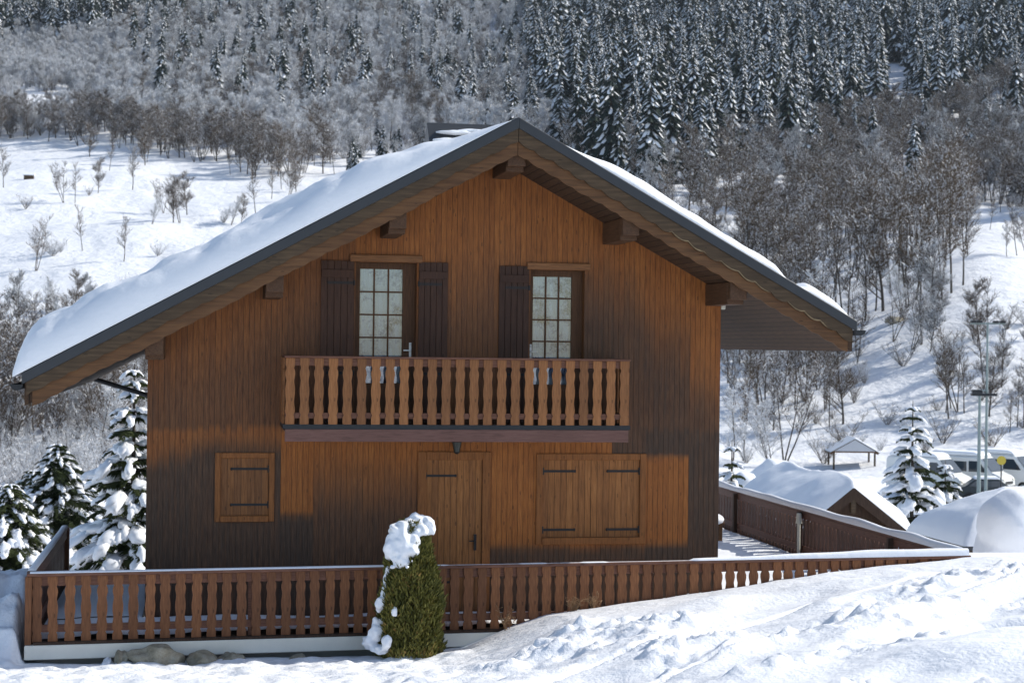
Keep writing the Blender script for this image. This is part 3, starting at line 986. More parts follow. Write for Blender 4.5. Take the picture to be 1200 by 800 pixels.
# ------------------------------------------------------------------ terrace
def FY(x): return float(fence_y(x))
terr = empty('terrace', (5, -0.5, -0.3), 0, 'raised wooden terrace around the front of the chalet', 'terrace')
k = MB()
X0, X1 = -2.42, 12.1
k.prism([(X0, FY(X0) + 0.06), (X1, FY(X1) + 0.06), (X1, 0.0), (X0, 0.0)], -0.30, -0.152, 'xy')
k.box(8.3, X1, 0.001, 13.2, -0.30, -0.152)
k.box(X0, -0.9, 0.001, 4.2, -0.30, -0.152)
k.build('deck', M_OLD, terr)
k = MB()   # white beam under the front railing
k.prism([(X0 - 0.02, FY(X0) - 0.10), (5.2, FY(5.2) - 0.10), (5.2, FY(5.2) + 0.055), (X0 - 0.02, FY(X0) + 0.055)], -0.395, -0.195, 'xy')
k.prism([(5.202, FY(5.2) - 0.10), (X1, FY(X1) - 0.10), (X1, FY(X1) + 0.055), (5.202, FY(5.2) + 0.055)], -0.395, -0.195, 'xy')
k.build('edge_beam', M_WHITE, terr, bevel=0.012)
k = MB()
k.prism([(X0 + 0.1, FY(X0) - 0.075), (X1, FY(X1) - 0.075), (X1, FY(X1) + 0.055), (X0 + 0.1, FY(X0) + 0.055)], -0.194, -0.156, 'xy')
k.build('sill_plank', M_OLD, terr)
k = MB()
k.prism([(X0 + 0.12, FY(X0) + 0.15), (X1 - 0.1, FY(X1) + 0.15), (X1 - 0.1, FY(X1) + 0.35), (X0 + 0.12, FY(X0) + 0.35)], -0.9, -0.31, 'xy')
k.box(12.0, 12.1, 0.3, 13.2, -4.5, -0.31)
k.box(-2.42, -2.30, -1.5, 4.2, -2.5, -0.31)
k.build('foundation_wall', M_CONC, terr)

# deck snow
def deckz(X, Y):
    base = -0.10 + 0.05 * fbm(X / 0.7, Y / 0.7, 71, 3)
    r = 0.02 * np.sin(Y * 2 * math.pi / 0.42 + 1.5 * fbm(X / 1.5, Y / 1.5, 73, 2)) * sstep(8.5, 9.5, X)
    return base + r
def patch(name, x0, x1, y0f, y1, st, label, zf=deckz, nx=None):
    nx = int((x1 - x0) / st) + 2
    xs_ = np.linspace(x0, x1, nx)
    k = MB(); ny_ = int((y1 - y0f(x0)) / st) + 2
    vs = []
    for x in xs_:
        for j in range(ny_):
            a = y0f(x); y = a + (y1 - a) * j / (ny_ - 1)
            vs.append((x, y))
    V = np.array(vs); Z = zf(V[:, 0], V[:, 1])
    ed = np.minimum.reduce([V[:, 0] - x0, x1 - V[:, 0], y1 - V[:, 1]])
    Z = -0.15 + (Z + 0.15) * edge_round(ed + 0.01, 0.12)
    vs = [(V[i, 0], V[i, 1], Z[i]) for i in range(len(V))]
    k.add(vs, [(i * ny_ + j, (i + 1) * ny_ + j, (i + 1) * ny_ + j + 1, i * ny_ + j + 1) for i in range(nx - 1) for j in range(ny_ - 1)], 0, True)
    return tag(k.build(name, M_SNOW), label, 'snow', kind='stuff')
patch('terrace_snow', -2.3, 8.3, lambda x: FY(x) + 0.08, -0.03, 0.12, 'snow lying on the terrace deck in front of the chalet')
patch('terrace_snow', 8.301, 11.93, lambda x: FY(x) + 0.08, 13.0, 0.12, 'rippled snow on the terrace deck right of the chalet')
patch('terrace_snow', -2.3, -0.9, lambda x: -0.029, 4.2, 0.12, 'shaded snow on the terrace deck left of the chalet')

# railings
rng = random.Random(7)
ang = math.atan2(0.95, 14.4)
fence = empty('terrace_railing', (5, FY(5), -0.15), 0, 'long brown baluster railing along the front of the terrace', 'railing')
bmf = [baluster_mesh(0.150 * s_, 0.915, 0.030, M_FEN) for s_ in (1.0, 0.94, 0.97)]
x = -2.28; i = 0
xs_bal = []
while x < 12.02:
    xs_bal.append(x)
    x += 0.222 - 0.029 * min(1, max(0, (x + 2) / 9))
for i, x in enumerate(xs_bal):
    o = place_mesh('baluster', bmf[rng.randrange(3)], (x + rng.uniform(-.006, .006), FY(x) - 0.004 + rng.uniform(-.003, .003), -0.155 + rng.uniform(-.006, .006)), fence, ang + rng.uniform(-.03, .03))
    o.rotation_euler[1] = rng.uniform(-.012, .012)
def railbox(mb, x0, x1, dy0, dy1, z0, z1, mi=0):
    mb.prism([(x0, FY(x0) + dy0), (x1, FY(x1) + dy0), (x1, FY(x1) + dy1), (x0, FY(x0) + dy1)], z0, z1, 'xy', mi)
k = MB(); railbox(k, -2.42, 12.12, -0.055, 0.065, 0.762, 0.806); railbox(k, -2.40, 12.1, 0.014, 0.05, 0.62, 0.758)
k.build('top_rail', M_RAIL, fence, bevel=0.006)
k = MB(); railbox(k, -2.40, 12.1, 0.014, 0.05, -0.03, 0.075); k.build('bottom_rail', M_RAIL, fence)
for x in (-2.37, 0.7, 3.7, 6.75, 9.6, 12.05):
    k = MB(); k.box(x - 0.045, x + 0.045, FY(x) + 0.052, FY(x) + 0.14, -0.15, 0.76); k.build('post', M_RAIL, fence)
k = MB(); k.box(-2.44, -2.35, FY(-2.4) - 0.06, FY(-2.4) + 0.05, -0.19, 0.76); k.build('post', M_FEN, fence)

def side_fence(name, X, y0, y1, label, face, posts, cap):
    f = empty(name, (X, y0, -0.15), 0, label, 'railing')
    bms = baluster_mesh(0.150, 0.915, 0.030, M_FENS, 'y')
    y = y0 + 0.1
    while y < y1 - 0.05:
        place_mesh('baluster', bms, (X, y, -0.155), f, rng.uniform(-.03, .03)); y += 0.213
    k = MB(); k.box(X - 0.06, X + 0.06, y0, y1, 0.762, 0.806); k.box(X - 0.05 if face < 0 else X + 0.016, X - 0.016 if face < 0 else X + 0.05, y0, y1, 0.63, 0.758)
    k.build('top_rail', M_RAIL_Y, f, bevel=0.006)
    k = MB(); k.box(X - 0.05 if face < 0 else X + 0.016, X - 0.016 if face < 0 else X + 0.05, y0, y1, -0.03, 0.09); k.build('bottom_rail', M_RAIL_Y, f)
    k = MB(); k.box(X - 0.03, X + 0.03, y0, y1, -0.30, -0.156); k.build('base_plank', M_OLD, f)
    for y in posts:
        k = MB(); k.box(X - 0.145, X - 0.055, y - 0.045, y + 0.045, -0.15, cap); k.build('post', M_OLD, f)
    return f
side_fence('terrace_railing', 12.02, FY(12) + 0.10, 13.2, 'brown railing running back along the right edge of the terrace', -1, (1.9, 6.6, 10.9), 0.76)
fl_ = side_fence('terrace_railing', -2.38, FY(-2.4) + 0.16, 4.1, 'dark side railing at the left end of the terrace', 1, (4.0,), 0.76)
k = MB(); k.box(-2.42, -2.30, 4.101, 4.25, -0.9, 0.80); k.build('corner_post', M_FEN, fl_)
k = MB(); k.tube((11.86, 6.45, -0.14), (11.86, 6.45, 0.55), 0.035, n=8); k.tube((11.86, 6.45, 0.55), (11.86, 6.45, 0.75), 0.07, 0.05, n=8)
tag(k.build('bollard_light', M_PLASTIC), 'pale slim post light standing against the right railing', 'light')

# snow on rails: rounded strips whose depth varies
def rail_snow(pts, wid, hfun, label, seed, z=0.807, cuts=()):
    k = MB(); n = 9
    P = [Vector(p) for p in pts]
    L = [0]
    for a, b in zip(P[:-1], P[1:]): L.append(L[-1] + (b - a).length)
    N = int(L[-1] / 0.08)
    rows = []
    for i in range(N + 1):
        s = L[-1] * i / N
        j = max(q for q in range(len(L)) if L[q] <= s + 1e-9); j = min(j, len(P) - 2)
        tt = (s - L[j]) / (L[j + 1] - L[j])
        p = P[j].lerp(P[j + 1], tt)
        d = (P[j + 1] - P[j]).normalized(); nn = Vector((-d.y, d.x, 0))
        h = hfun(p, s); wv = wid * (0.9 + 0.15 * mnoise.noise(Vector((s * 0.9, seed, 0))))
        h = max(0.0, h * (1 + 0.35 * mnoise.noise(Vector((s * 0.8, seed + 9, 0)))))
        if h < 0.006: wv *= 0.3
        rows.append([p + nn * (wv * math.cos(math.pi * q / (n - 1))) + Vector((0, 0, z + max(h, 0.002) * math.sin(math.pi * q / (n - 1)) ** 0.6)) for q in range(n)])
    vs = [v for r_ in rows for v in r_]
    k.add(vs, [(i * n + q, i * n + q + 1, (i + 1) * n + q + 1, (i + 1) * n + q) for i in range(N) for q in range(n - 1)], 0, True)
    k.add(vs, [tuple(range(n)), tuple(N * n + q for q in range(n - 1, -1, -1))], 0)
    return tag(k.build('rail_snow', M_SNOW), label, 'snow')
rail_snow([(-2.38, FY(-2.38), 0), (12.08, FY(12.08), 0)], 0.062, lambda p, s: (0.022 if p.x < 3.3 else (0.0035 + 0.006 * (mnoise.noise(Vector((s * 2, 0, 0))) > 0.1) if p.x < 7.4 else 0.03 + 0.085 * min(1, (p.x - 7.4) / 3.2))), 'line of snow along the front terrace railing, thicker to the right', 3)
rail_snow([(12.02, -0.75, 0), (12.02, 13.1, 0)], 0.085, lambda p, s: 0.115, 'thick roll of snow on the right side railing', 5)
rail_snow([(-2.38, -1.6, 0), (-2.38, 4.2, 0)], 0.062, lambda p, s: 0.035, 'thin grey snow on the left side railing', 6)

# bench at the right wall
bd_ = ray(848, 634); bp = CAMP + bd_ * ((-0.1 - CAMP.z) / bd_.z)
bx, by = bp.x - .30, bp.y + .3
be = empty('wooden_bench', (bx, by, -0.1), 0, 'low wooden bench under snow beside the right wall of the chalet', 'bench')
k = MB(); k.box(bx - .35, bx + .35, by - .2, by + 1.3, 0.24, 0.30); k.build('seat', M_BARGE_O, be, bevel=0.01)
for (a, b) in ((-.28, -.1), (.28, -.1), (-.28, 1.2), (.28, 1.2)):
    k = MB(); k.box(bx + a - 0.04, bx + a + 0.04, by + b - 0.04, by + b + 0.04, -0.15, 0.239); k.build('leg', M_BARGE_O, be)
k = MB()
for i in range(7): k.blob((bx + rng.uniform(-.03, .03), by - .08 + i * 0.21, 0.35), (0.40, 0.26, 0.13), i, 0.2, 0, 2)
tag(k.build('bench_snow', M_SNOW), 'rounded cushion of snow lying on the bench by the right wall', 'snow')

# rocks under the beam
for i, (px, py, w_, h_, lab) in enumerate(((182, 792, 0.36, 0.24, 'largest grey granite boulder under the white terrace beam'),
                                     (143, 783, 0.12, 0.17, 'small upright boulder just left of the largest one'),
                                     (237, 778, 0.22, 0.15, 'rounded boulder just right of the largest one'),
                                     (272, 776, 0.20, 0.13, 'dark boulder half under snow, third from the left end of the beam'),
                                     (350, 768, 0.15, 0.09, 'small flat boulder poking from snow nearest the conical shrub'),
                                     (126, 776, 0.09, 0.10, 'snow capped little stone at the left end of the boulders'))):
    d = ray(px, py); tt = (-2.12 - CAMP.y) / d.y; p = CAMP + d * tt
    k = MB(); k.blob((0, 0, 0), (w_, 0.26, h_), i * 2 + 1, 0.45, 0, 4)
    o = k.build('boulder', M_ROCK if i < 5 else M_SNOW)
    o.location = (p.x, -2.13 + 0.05 * (i % 2), -0.50 + h_ * 0.35)
    tag(o, lab, 'boulder', 'boulders under the terrace beam')

# ------------------------------------------------------------------ thuja
TB = atd(484, 765, 24.3)
thx, thy = TB.x, FY(3) - 0.62
thz = gz(thx, thy) - 0.05
th = empty('conical_shrub', (thx, thy, thz), 0, 'green conical evergreen shrub with a snow cap in front of the railing', 'shrub')
H = 2.02
def th_r(h):   # radius at height fraction
    return 0.49 * (math.sin(min(1, h / 0.25) * math.pi / 2) * 0.14 + 0.86) * (1 - 0.28 * h) * (1 - max(0, h - 0.45) ** 2 * 2.0)
rt = random.Random(12)
k = MB(); leaf = []
for i in range(30000):
    h = rt.random() ** 0.85
    a = rt.uniform(0, 2 * math.pi)
    lump = 1 + 0.22 * mnoise.noise(Vector((math.cos(a) * 2.2, math.sin(a) * 2.2, h * 6)))
    rr = th_r(h) * lump * (1 - 0.38 * rt.random() ** 2) * (1.10 if rt.random() < .06 else 1)
    lean = 0.03 * h
    p = Vector((rr * math.cos(a) + lean, rr * math.sin(a), h * H))
    up = Vector((math.cos(a) * 0.55 + rt.gauss(0, .35), math.sin(a) * 0.55 + rt.gauss(0, .35), 1.0)).normalized()
    side = up.cross(Vector((rt.gauss(0, 1), rt.gauss(0, 1), rt.gauss(0, .3)))).normalized()
    ln, wd = rt.uniform(0.035, 0.10), rt.uniform(0.006, 0.013)
    k.add([p - side * wd, p + side * wd, p + side * wd * 0.9 + up * ln * .6, p + up * ln, p - side * wd * 0.9 + up * ln * .6], [(0, 1, 2, 3, 4)], 0)
    lv = min(1, max(0, 0.45 + 0.35 * mnoise.noise(p * 5) + rt.gauss(0, .2) + (0.25 if h < 0.12 else 0)))
    leaf += [lv] * 5
o = k.build('crown', M_THUJA, th, local=True)
a_ = o.data.attributes.new('leaf', 'FLOAT', 'POINT'); a_.data.foreach_set('value', np.array(leaf, np.float32))
k = MB(); k.tube((0, 0, -0.1), (0.02, 0, 1.7), 0.06, 0.02); k.tube((0.1, 0.05, -0.1), (0.2, 0.05, 1.2), 0.04, 0.015)
for i in range(60):
    a = rt.uniform(0, 6.28); z = rt.uniform(0.05, 1.7)
    k.tube((0.02, 0, z), (th_r(z / H) * .7 * math.cos(a), th_r(z / H) * .7 * math.sin(a), z + 0.2), 0.012, 0.005, 5)
k.build('trunk', M_TRUNK, th, local=True)
def lumps(name, parent, blobs, label=None, cat=None, vox=0.02, local=True, mat=M_SNOW, seed=0, amp=0.25):
    k = MB()
    for i, (c, r_) in enumerate(blobs): k.blob(c, r_, i + seed, amp, 0, 3)
    o = k.build(name, mat, parent, local=local)
    rm = o.modifiers.new('rm', 'REMESH'); rm.mode = 'VOXEL'; rm.voxel_size = vox; rm.use_smooth_shade = True
    sm = o.modifiers.new('sm', 'SMOOTH'); sm.iterations = 12; sm.factor = 0.6
    if label: tag(o, label, cat)
    return o
S_ = []
for (px, pyy, r1, r2, yo) in ((487, 613, .17, .13, 0), (470, 622, .17, .16, -.1), (463, 640, .16, .2, -.16), (478, 640, .18, .2, -.2), (470, 655, .14, .13, -.24), (500, 614, .13, .11, -.05), (505, 620, .07, .09, -.1), (486, 605, .07, .07, 0), (482, 626, .19, .17, -.02), (492, 622, .14, .1, -.12),
                              (455, 650, .06, .09, -.05), (455, 668, .055, .08, -.1), (451, 690, .05, .06, -.1), (447, 706, .09, .11, -.14), (444, 712, .05, .07, -.1), (462, 717, .05, .08, -.42), (453, 752, .08, .12, -.46), (441, 741, .11, .13, -.20), (434, 752, .12, .1, -.18), (446, 730, .06, .08, -.15), (490, 618, .16, .12, -.02), (466, 645, .17, .18, -.12), (452, 680, .045, .12, -.1), (449, 697, .04, .1, -.12), (440, 730, .06, .12, -.16), (446, 760, .14, .08, -.3), (460, 664, .05, .03, -.35), (477, 664, .035, .03, -.42), (483, 657, .02, .03, -.42)):
    d = ray(px, pyy); tt = (thy + yo - CAMP.y) / d.y; p = CAMP + d * tt - Vector((thx, thy, thz))
    S_.append((p, (r1 * 0.97, min(r1, .16), r2 * 0.97)))
lumps('snow_cap', th, S_, vox=0.014, amp=0.5)

# dry weeds on the bank
for i, (px, py, n, hh, lab) in enumerate(((594, 728, 12, 0.38, 'rusty dry weed stalk sticking out of the snow before the railing'), (672, 712, 26, 0.26, 'pale tuft of dry grass on the crest of the snow bank'), (697, 706, 14, 0.30, 'thin branching dry weed right of the pale grass tuft'))):
    d = ray(px, py); tt = (FY(5) - 0.3 - CAMP.y) / d.y; p = CAMP + d * tt
    x, y = p.x, p.y; z = gz(x, y) - 0.04
    k = MB()
    for j in range(n):
        a = rt.uniform(0, 6.28); sp = rt.uniform(0.02, 0.16)
        q = Vector((sp * math.cos(a), sp * math.sin(a) * .5, hh * rt.uniform(.5, 1)))
        k.tube((rt.gauss(0, .03), rt.gauss(0, .02), 0), q, 0.004, 0.002, 4)
        for u in range(4):
            b = q * rt.uniform(.5, 1)
            k.tube(b, b + Vector((rt.gauss(0, .04), rt.gauss(0, .04), rt.uniform(0, .05))), 0.003, 0.004 if i else 0.007, 4)
    o = k.build('dry_weed', M_DRY); o.location = (x, y, z)
    tag(o, lab, 'weed', 'dry weeds on the snow bank')
#PART2

# ------------------------------------------------------------------ trees
def conifer_geo(seed, H=18.0, rad=0.17, levels=22, snow=0.75, per=8, sub=False):
    """returns (trunk MB, crown MB); crown material 0 needles, 1 snow"""
    r = random.Random(seed)
    tk, cr_ = MB(), MB()
    tk.tube((0, 0, -0.8), (0, 0, H * 0.5), H * 0.016, H * 0.009, 6)
    tk.tube((0, 0, H * 0.5), (0, 0, H * 0.98), H * 0.009, 0.02, 5)
    for l in range(levels):
        f = (l + r.uniform(-.3, .3)) / levels
        f = min(max(f, 0.0), 0.98)
        z = H * (0.07 + 0.90 * f)
        Rr = H * rad * (1 - f) ** 0.85 + 0.25
        n = max(4, int(per * (1 - 0.45 * f)))
        a0 = r.uniform(0, 6.28)
        for b in range(n):
            a = a0 + 6.283 * b / n + r.uniform(-.3, .3)
            L = Rr * r.uniform(0.62, 1.12)
            dr = L * r.uniform(0.35, 0.85)
            ca, sa = math.cos(a), math.sin(a)
            wd = L * r.uniform(0.15, 0.27)
            zz = z + r.uniform(-.2, .2)
            def P(u, v, dz):  # u outward, v sideways
                return (ca * u - sa * v, sa * u + ca * v, zz + dz)
            mid = -dr * 0.25
            root, tip = P(0.0, 0, 0.12 * L), P(L, 0, -dr)
            ml, mr = P(L * .55, wd, mid - wd * .75), P(L * .55, -wd, mid - wd * .75)
            mc = P(L * .55, 0, mid + 0.02)
            tl, tr_ = P(L * .82, wd * .8, -dr * .75 - wd * .9), P(L * .82, -wd * .8, -dr * .75 - wd * .9)
            cr_.add([root, ml, mc, mr, tip, tl, tr_], [(0, 1, 2), (0, 2, 3), (1, 5, 2), (2, 5, 4), (2, 4, 6), (2, 6, 3)], 0)
            if r.random() < snow:
                h = 0.05 * L + 0.05
                s_ = r.uniform(.55, .95)
                cr_.add([P(L * .12, 0, .10 * L + h), P(L * .55, wd * s_, mid - wd * .5 * s_ + h * .7), P(L * .55, 0, mid + h * 1.6), P(L * .55, -wd * s_, mid - wd * .5 * s_ + h * .7), P(L * .97, 0, -dr * .95 + h * .6),
                         P(L * .80, wd * .6 * s_, -dr * .72 - wd * .5 + h), P(L * .80, -wd * .6 * s_, -dr * .72 - wd * .5 + h)],
                        [(0, 1, 2), (0, 2, 3), (1, 5, 2), (2, 5, 4), (2, 4, 6), (2, 6, 3)], 1)
    return tk, cr_

def bare_geo(seed, H=12.0, style='tall', snow=0.12, dens=1.0, tw=1.0):
    r = random.Random(seed)
    tk, cr_ = MB(), MB()
    def ribbon(mbx, p, q, w1, w2, mi):
        d = (q - p)
        if d.length < 1e-5: return
        sd = d.cross(Vector((r.gauss(0, 1), r.gauss(0, 1), r.gauss(0, 1)))).normalized()
        mbx.add([p - sd * w1, p + sd * w1, q + sd * w2, q - sd * w2], [(0, 1, 2, 3)], mi)
    def limb(p, d, L, rad, depth):
        segs = 3 if depth < 2 else 2
        q = p
        for s in range(segs):
            d = (d + Vector((r.gauss(0, .13), r.gauss(0, .13), r.uniform(0, .12)))).normalized()
            e = q + d * (L / segs)
            ra, rb = rad * (1 - .55 * s / segs), rad * (1 - .55 * (s + 1) / segs)
            if depth <= 1:
                cr_.tube(q, e, ra, rb, 4 if depth == 0 else 3, 0, cap=False)
            else:
                ribbon(cr_, q, e, ra, rb, 0)
            if r.random() < snow * (1.6 if depth <= 1 else 1):
                off = Vector((0, 0, ra * 0.9 + 0.01))
                ribbon(cr_, q + off, e + off, ra * 1.3 + .012, rb * 1.3 + .012, 1)
            if depth < 3:
                nb = {0: 3, 1: 3, 2: 3}[depth]
                for _ in range(int(round(nb * dens + r.uniform(-.4, .4)))):
                    sdv = Vector((r.gauss(0, 1), r.gauss(0, 1), 0.5 * r.gauss(0, 1)))
                    nd = (d * 0.9 + sdv.normalized() * r.uniform(.55, 1.0) + Vector((0, 0, .25))).normalized()
                    b = q.lerp(e, r.random())
                    limb(b, nd, L * r.uniform(.42, .66), max(0.012 * tw, rad * 0.45), depth + 1)
            q = e
    stems = {'tall': 1, 'open': 1, 'multi': 3, 'shrub': 7}[style]
    for st in range(stems):
        lean = {'tall': .03, 'open': .06, 'multi': .22, 'shrub': .5}[style]
        d = Vector((r.gauss(0, lean), r.gauss(0, lean), 1)).normalized()
        p = Vector((r.gauss(0, .15) if stems > 1 else 0, r.gauss(0, .15) if stems > 1 else 0, -0.6))
        Ht = H * r.uniform(.85, 1.05)
        tr0 = H * {'tall': .010, 'open': .014, 'multi': .009, 'shrub': .010}[style]
        n = 7
        first = {'tall': .42, 'open': .26, 'multi': .30, 'shrub': .08}[style]
        for i in range(n):
            dd = (d + Vector((r.gauss(0, .06), r.gauss(0, .06), .03))).normalized()
            q = p + dd * (Ht / n)
            tk.tube(p, q, tr0 * (1 - .8 * i / n), tr0 * (1 - .8 * (i + 1) / n), 5, 0, cap=False)
            f = (i + 1) / n
            if f > first:
                for _ in range({'tall': 3, 'open': 3, 'multi': 2, 'shrub': 1}[style]):
                    a = r.uniform(0, 6.28)
                    up = {'tall': 1.1, 'open': .7, 'multi': .9, 'shrub': 1.0}[style]
                    nd = Vector((math.cos(a), math.sin(a), up)).normalized()
                    LL = H * {'tall': .20, 'open': .30, 'multi': .24, 'shrub': .3}[style] * (1.15 - .55 * f) * r.uniform(.7, 1.2)
                    limb(p.lerp(q, r.random()), nd, LL, max(.02, tr0 * .45 * (1.2 - f)), 0 if style == 'open' and i % 2 == 0 else 1)
            p = q; d = dd
    return tk, cr_

def join(a, b, off):
    m_ = MB(); m_.v = a.v + b.v
    n = len(a.v)
    m_.f = list(a.f) + [tuple(n + i for i in q) for q in b.f]
    m_.mi = [off] * len(a.f) + list(b.mi); m_.sm = a.sm + b.sm
    return m_

FIR, BARE = [], []     # (whole mesh, trunk mesh, crown mesh, height)
for i in range(7):
    H_ = 18
    tk, cr_ = conifer_geo(100 + i, H_, [0.15, .17, .19, .16, .20, .14, .18][i], [36, 33, 34, 38, 32, 36, 31][i], [0.62, .5, .68, .55, .45, .72, .38][i], 9)
    FIR.append((join(tk, cr_, 2).mesh('snowy_spruce', [M_NEEDLE, M_SNOW_T, M_TRUNK]), tk.mesh('trunk', [M_TRUNK]), cr_.mesh('crown', [M_NEEDLE, M_SNOW_T]), H_))
BS = [('tall', .10, M_BARK_D), ('tall', .22, M_BARK_D), ('open', .12, M_BARK_D), ('open', .40, M_BARK_G), ('multi', .15, M_BARK_D), ('multi', .5, M_BARK_F), ('shrub', .5, M_BARK_F), ('shrub', .12, M_BARK_D), ('tall', .7, M_BARK_F), ('open', .8, M_BARK_F)]
for i, (st, sn, bk) in enumerate(BS):
    tk, cr_ = bare_geo(200 + i, 12.0, st, sn, 1.0 if st != 'shrub' else .8, 1.5)
    BARE.append((join(tk, cr_, 2).mesh('bare_tree', [bk, M_SNOW_T, M_TRUNK]), tk.mesh('trunk', [M_TRUNK]), cr_.mesh('crown', [bk, M_SNOW_T]), 12.0))
    print('bare', st, len(cr_.f))

# regions: polygon in photo pixels that a base may fall in, spacing in metres, species
def inpoly(x, y, poly):
    c = np.zeros(x.shape, bool); n = len(poly); j = n - 1
    for i in range(n):
        xi, yi = poly[i]; xj, yj = poly[j]
        cond = ((yi > y) != (yj > y)) & (x < (xj - xi) * (y - yi) / (yj - yi + 1e-12) + xi)
        c ^= cond; j = i
    return c
REG = [
    # dense spruce forest, right and top
    ('fir', [(640, -150), (1400, -150), (1400, 60), (1200, 105), (1120, 135), (1080, 140), (1070, 125), (1062, 90), (1040, 62), (1030, 75), (1035, 110), (1040, 150), (1000, 172), (930, 205), (860, 205), (800, 222), (720, 225), (660, 195), (625, 120), (610, 60)], 7.8, (15, 32), None),
    ('fir', [(-150, -150), (640, -150), (640, -10), (500, -25), (420, -15), (300, 10), (210, 20), (150, 42), (60, 55), (-150, 52)], 7.5, (17, 24), None),
    ('fir', [(150, 20), (420, 0), (640, 0), (640, 190), (560, 170), (520, 175), (470, 120), (400, 160), (330, 160), (240, 125), (160, 130)], 15, (14, 21), None),
    ('fir', [(395, 165), (520, 165), (520, 180), (395, 205)], 13, (5, 9), None),
    ('fir', [(1000, 120), (1400, 60), (1400, 190), (1180, 200), (1000, 190)], 30, (14, 20), None),
    ('fir', [(760, 200), (1000, 170), (1400, 110), (1400, 235), (1000, 245), (850, 260)], 24, (11, 20), None),
    # bare woods
    ('bare', [(-150, 48), (150, 42), (150, 130), (100, 160), (-150, 165)], 4.6, (6, 10), (9, 9, 5, 8, 9, 3)),
    ('bare', [(130, 10), (640, -20), (640, 190), (560, 178), (440, 175), (420, 195), (330, 200), (260, 185), (200, 172), (130, 165)], 6.2, (8, 13), (0, 3, 9, 8, 9, 8, 5, 9, 1)),
    ('bare', [(-150, 150), (130, 150), (260, 180), (330, 195), (400, 205), (300, 212), (200, 188), (100, 172), (-150, 170)], 5.0, (8, 12), (0, 1, 2, 4)),
    ('bare', [(-150, 70), (640, 20), (640, 185), (400, 190), (130, 160), (-150, 160)], 5.6, (2.5, 5.5), (6, 5, 6, 7)),
    ('bare', [(650, 190), (860, 190), (1000, 165), (1050, 155), (1400, 110), (1400, 260), (1240, 255), (1180, 245), (1120, 250), (1060, 260), (1000, 290), (920, 300), (840, 310), (760, 260)], 9.6, (10, 15), (0, 1, 4, 2, 0, 3, 1)),
    ('bare', [(1090, 120), (1400, 80), (1400, 255), (1240, 250), (1180, 240), (1120, 245), (1090, 200)], 7.0, (9, 14), (0, 2, 1, 4, 3)),
    ('bare', [(650, 190), (860, 190), (1000, 165), (1400, 110), (1400, 240), (1120, 250), (1000, 290), (840, 310), (760, 260)], 10.5, (2.5, 5), (7, 6, 6)),
    ('bare', [(880, 290), (1000, 270), (1125, 262), (1140, 310), (1115, 365), (1010, 393), (950, 400), (880, 370)], 5.4, (11, 15), (0, 0, 1, 2, 1, 0)),
    ('bare', [(845, 380), (1000, 385), (1010, 430), (960, 490), (845, 530)], 3.6, (7, 11), (1, 0, 4, 1, 0, 8)),
    ('bare', [(1050, 360), (1110, 350), (1130, 400), (1075, 420), (1045, 400)], 4.5, (5, 8), (4, 2, 5, 3)),
    ('bare', [(1090, 400), (1400, 370), (1400, 520), (1090, 490)], 5.2, (6, 9), (0, 1)),
    ('bare', [(-150, 428), (175, 420), (175, 540), (-150, 550)], 2.9, (6, 9.5), (1, 0, 4, 8, 5, 1)),
    ('bare', [(-150, 420), (175, 410), (175, 580), (-150, 600)], 3.2, (2.5, 4.5), (6, 5, 6, 7)),
    ('bare', [(845, 400), (1000, 470), (960, 560), (845, 560)], 6, (2, 3.5), (6, 7)),
    ('bare', [(1000, 400), (1400, 330), (1400, 530), (960, 540)], 5.5, (1.2, 3.4), (7, 7, 6)),
    ('bare', [(-150, 180), (400, 210), (340, 330), (-150, 380)], 45, (1.2, 2.6), (6, 7, 6)),
]
rp = np.random.RandomState(11)
cands = []
sy_, cy_ = math.sin(YAW), math.cos(YAW)
for kind, poly, sp, hr, var in REG:
    S = np.arange(95, 1250, sp); 
    tmax = 0.42
    pts = []
    for s in S:
        T_ = np.arange(-tmax * s, tmax * s, sp)
        T_ = T_ + rp.uniform(-.48, .48, len(T_)) * sp
        ss = s + rp.uniform(-.48, .48, len(T_)) * sp
        pts.append(np.stack([T_ * cy_ + ss * sy_, -CAM_D + ss * cy_ - T_ * sy_], 1))
    P_ = np.concatenate(pts)
    Z_ = ground(P_[:, 0], P_[:, 1])
    px_, py_, zz_ = project(P_[:, 0], P_[:, 1], Z_)
    ok = inpoly(px_, py_, poly)
    thin = fbm(P_[:, 0] / 25, P_[:, 1] / 25, 91, 3)
    ok &= thin > (-0.30 if kind == 'fir' else -0.30)
    if kind == 'bare': ok &= ~((np.abs(px_ - 1071) < 20) & (py_ > 205) & (py_ < 275))
    for q in np.nonzero(ok)[0]:
        h = rp.uniform(*hr)
        vi = rp.randint(len(FIR)) if kind == 'fir' else var[rp.randint(len(var))]
        cands.append((kind, P_[q, 0], P_[q, 1], Z_[q], h, vi, rp.uniform(0, 6.28), zz_[q], px_[q], py_[q]))
def add1(kind, px, py, hpx, vi, s0=130):
    p, s = hit(px, py, s0)
    cands.append((kind, p.x, p.y, p.z, hpx * s / FPX, vi, rp.uniform(0, 6.28), s * 0.5, px, py))   # 0.5: always kept as an individual
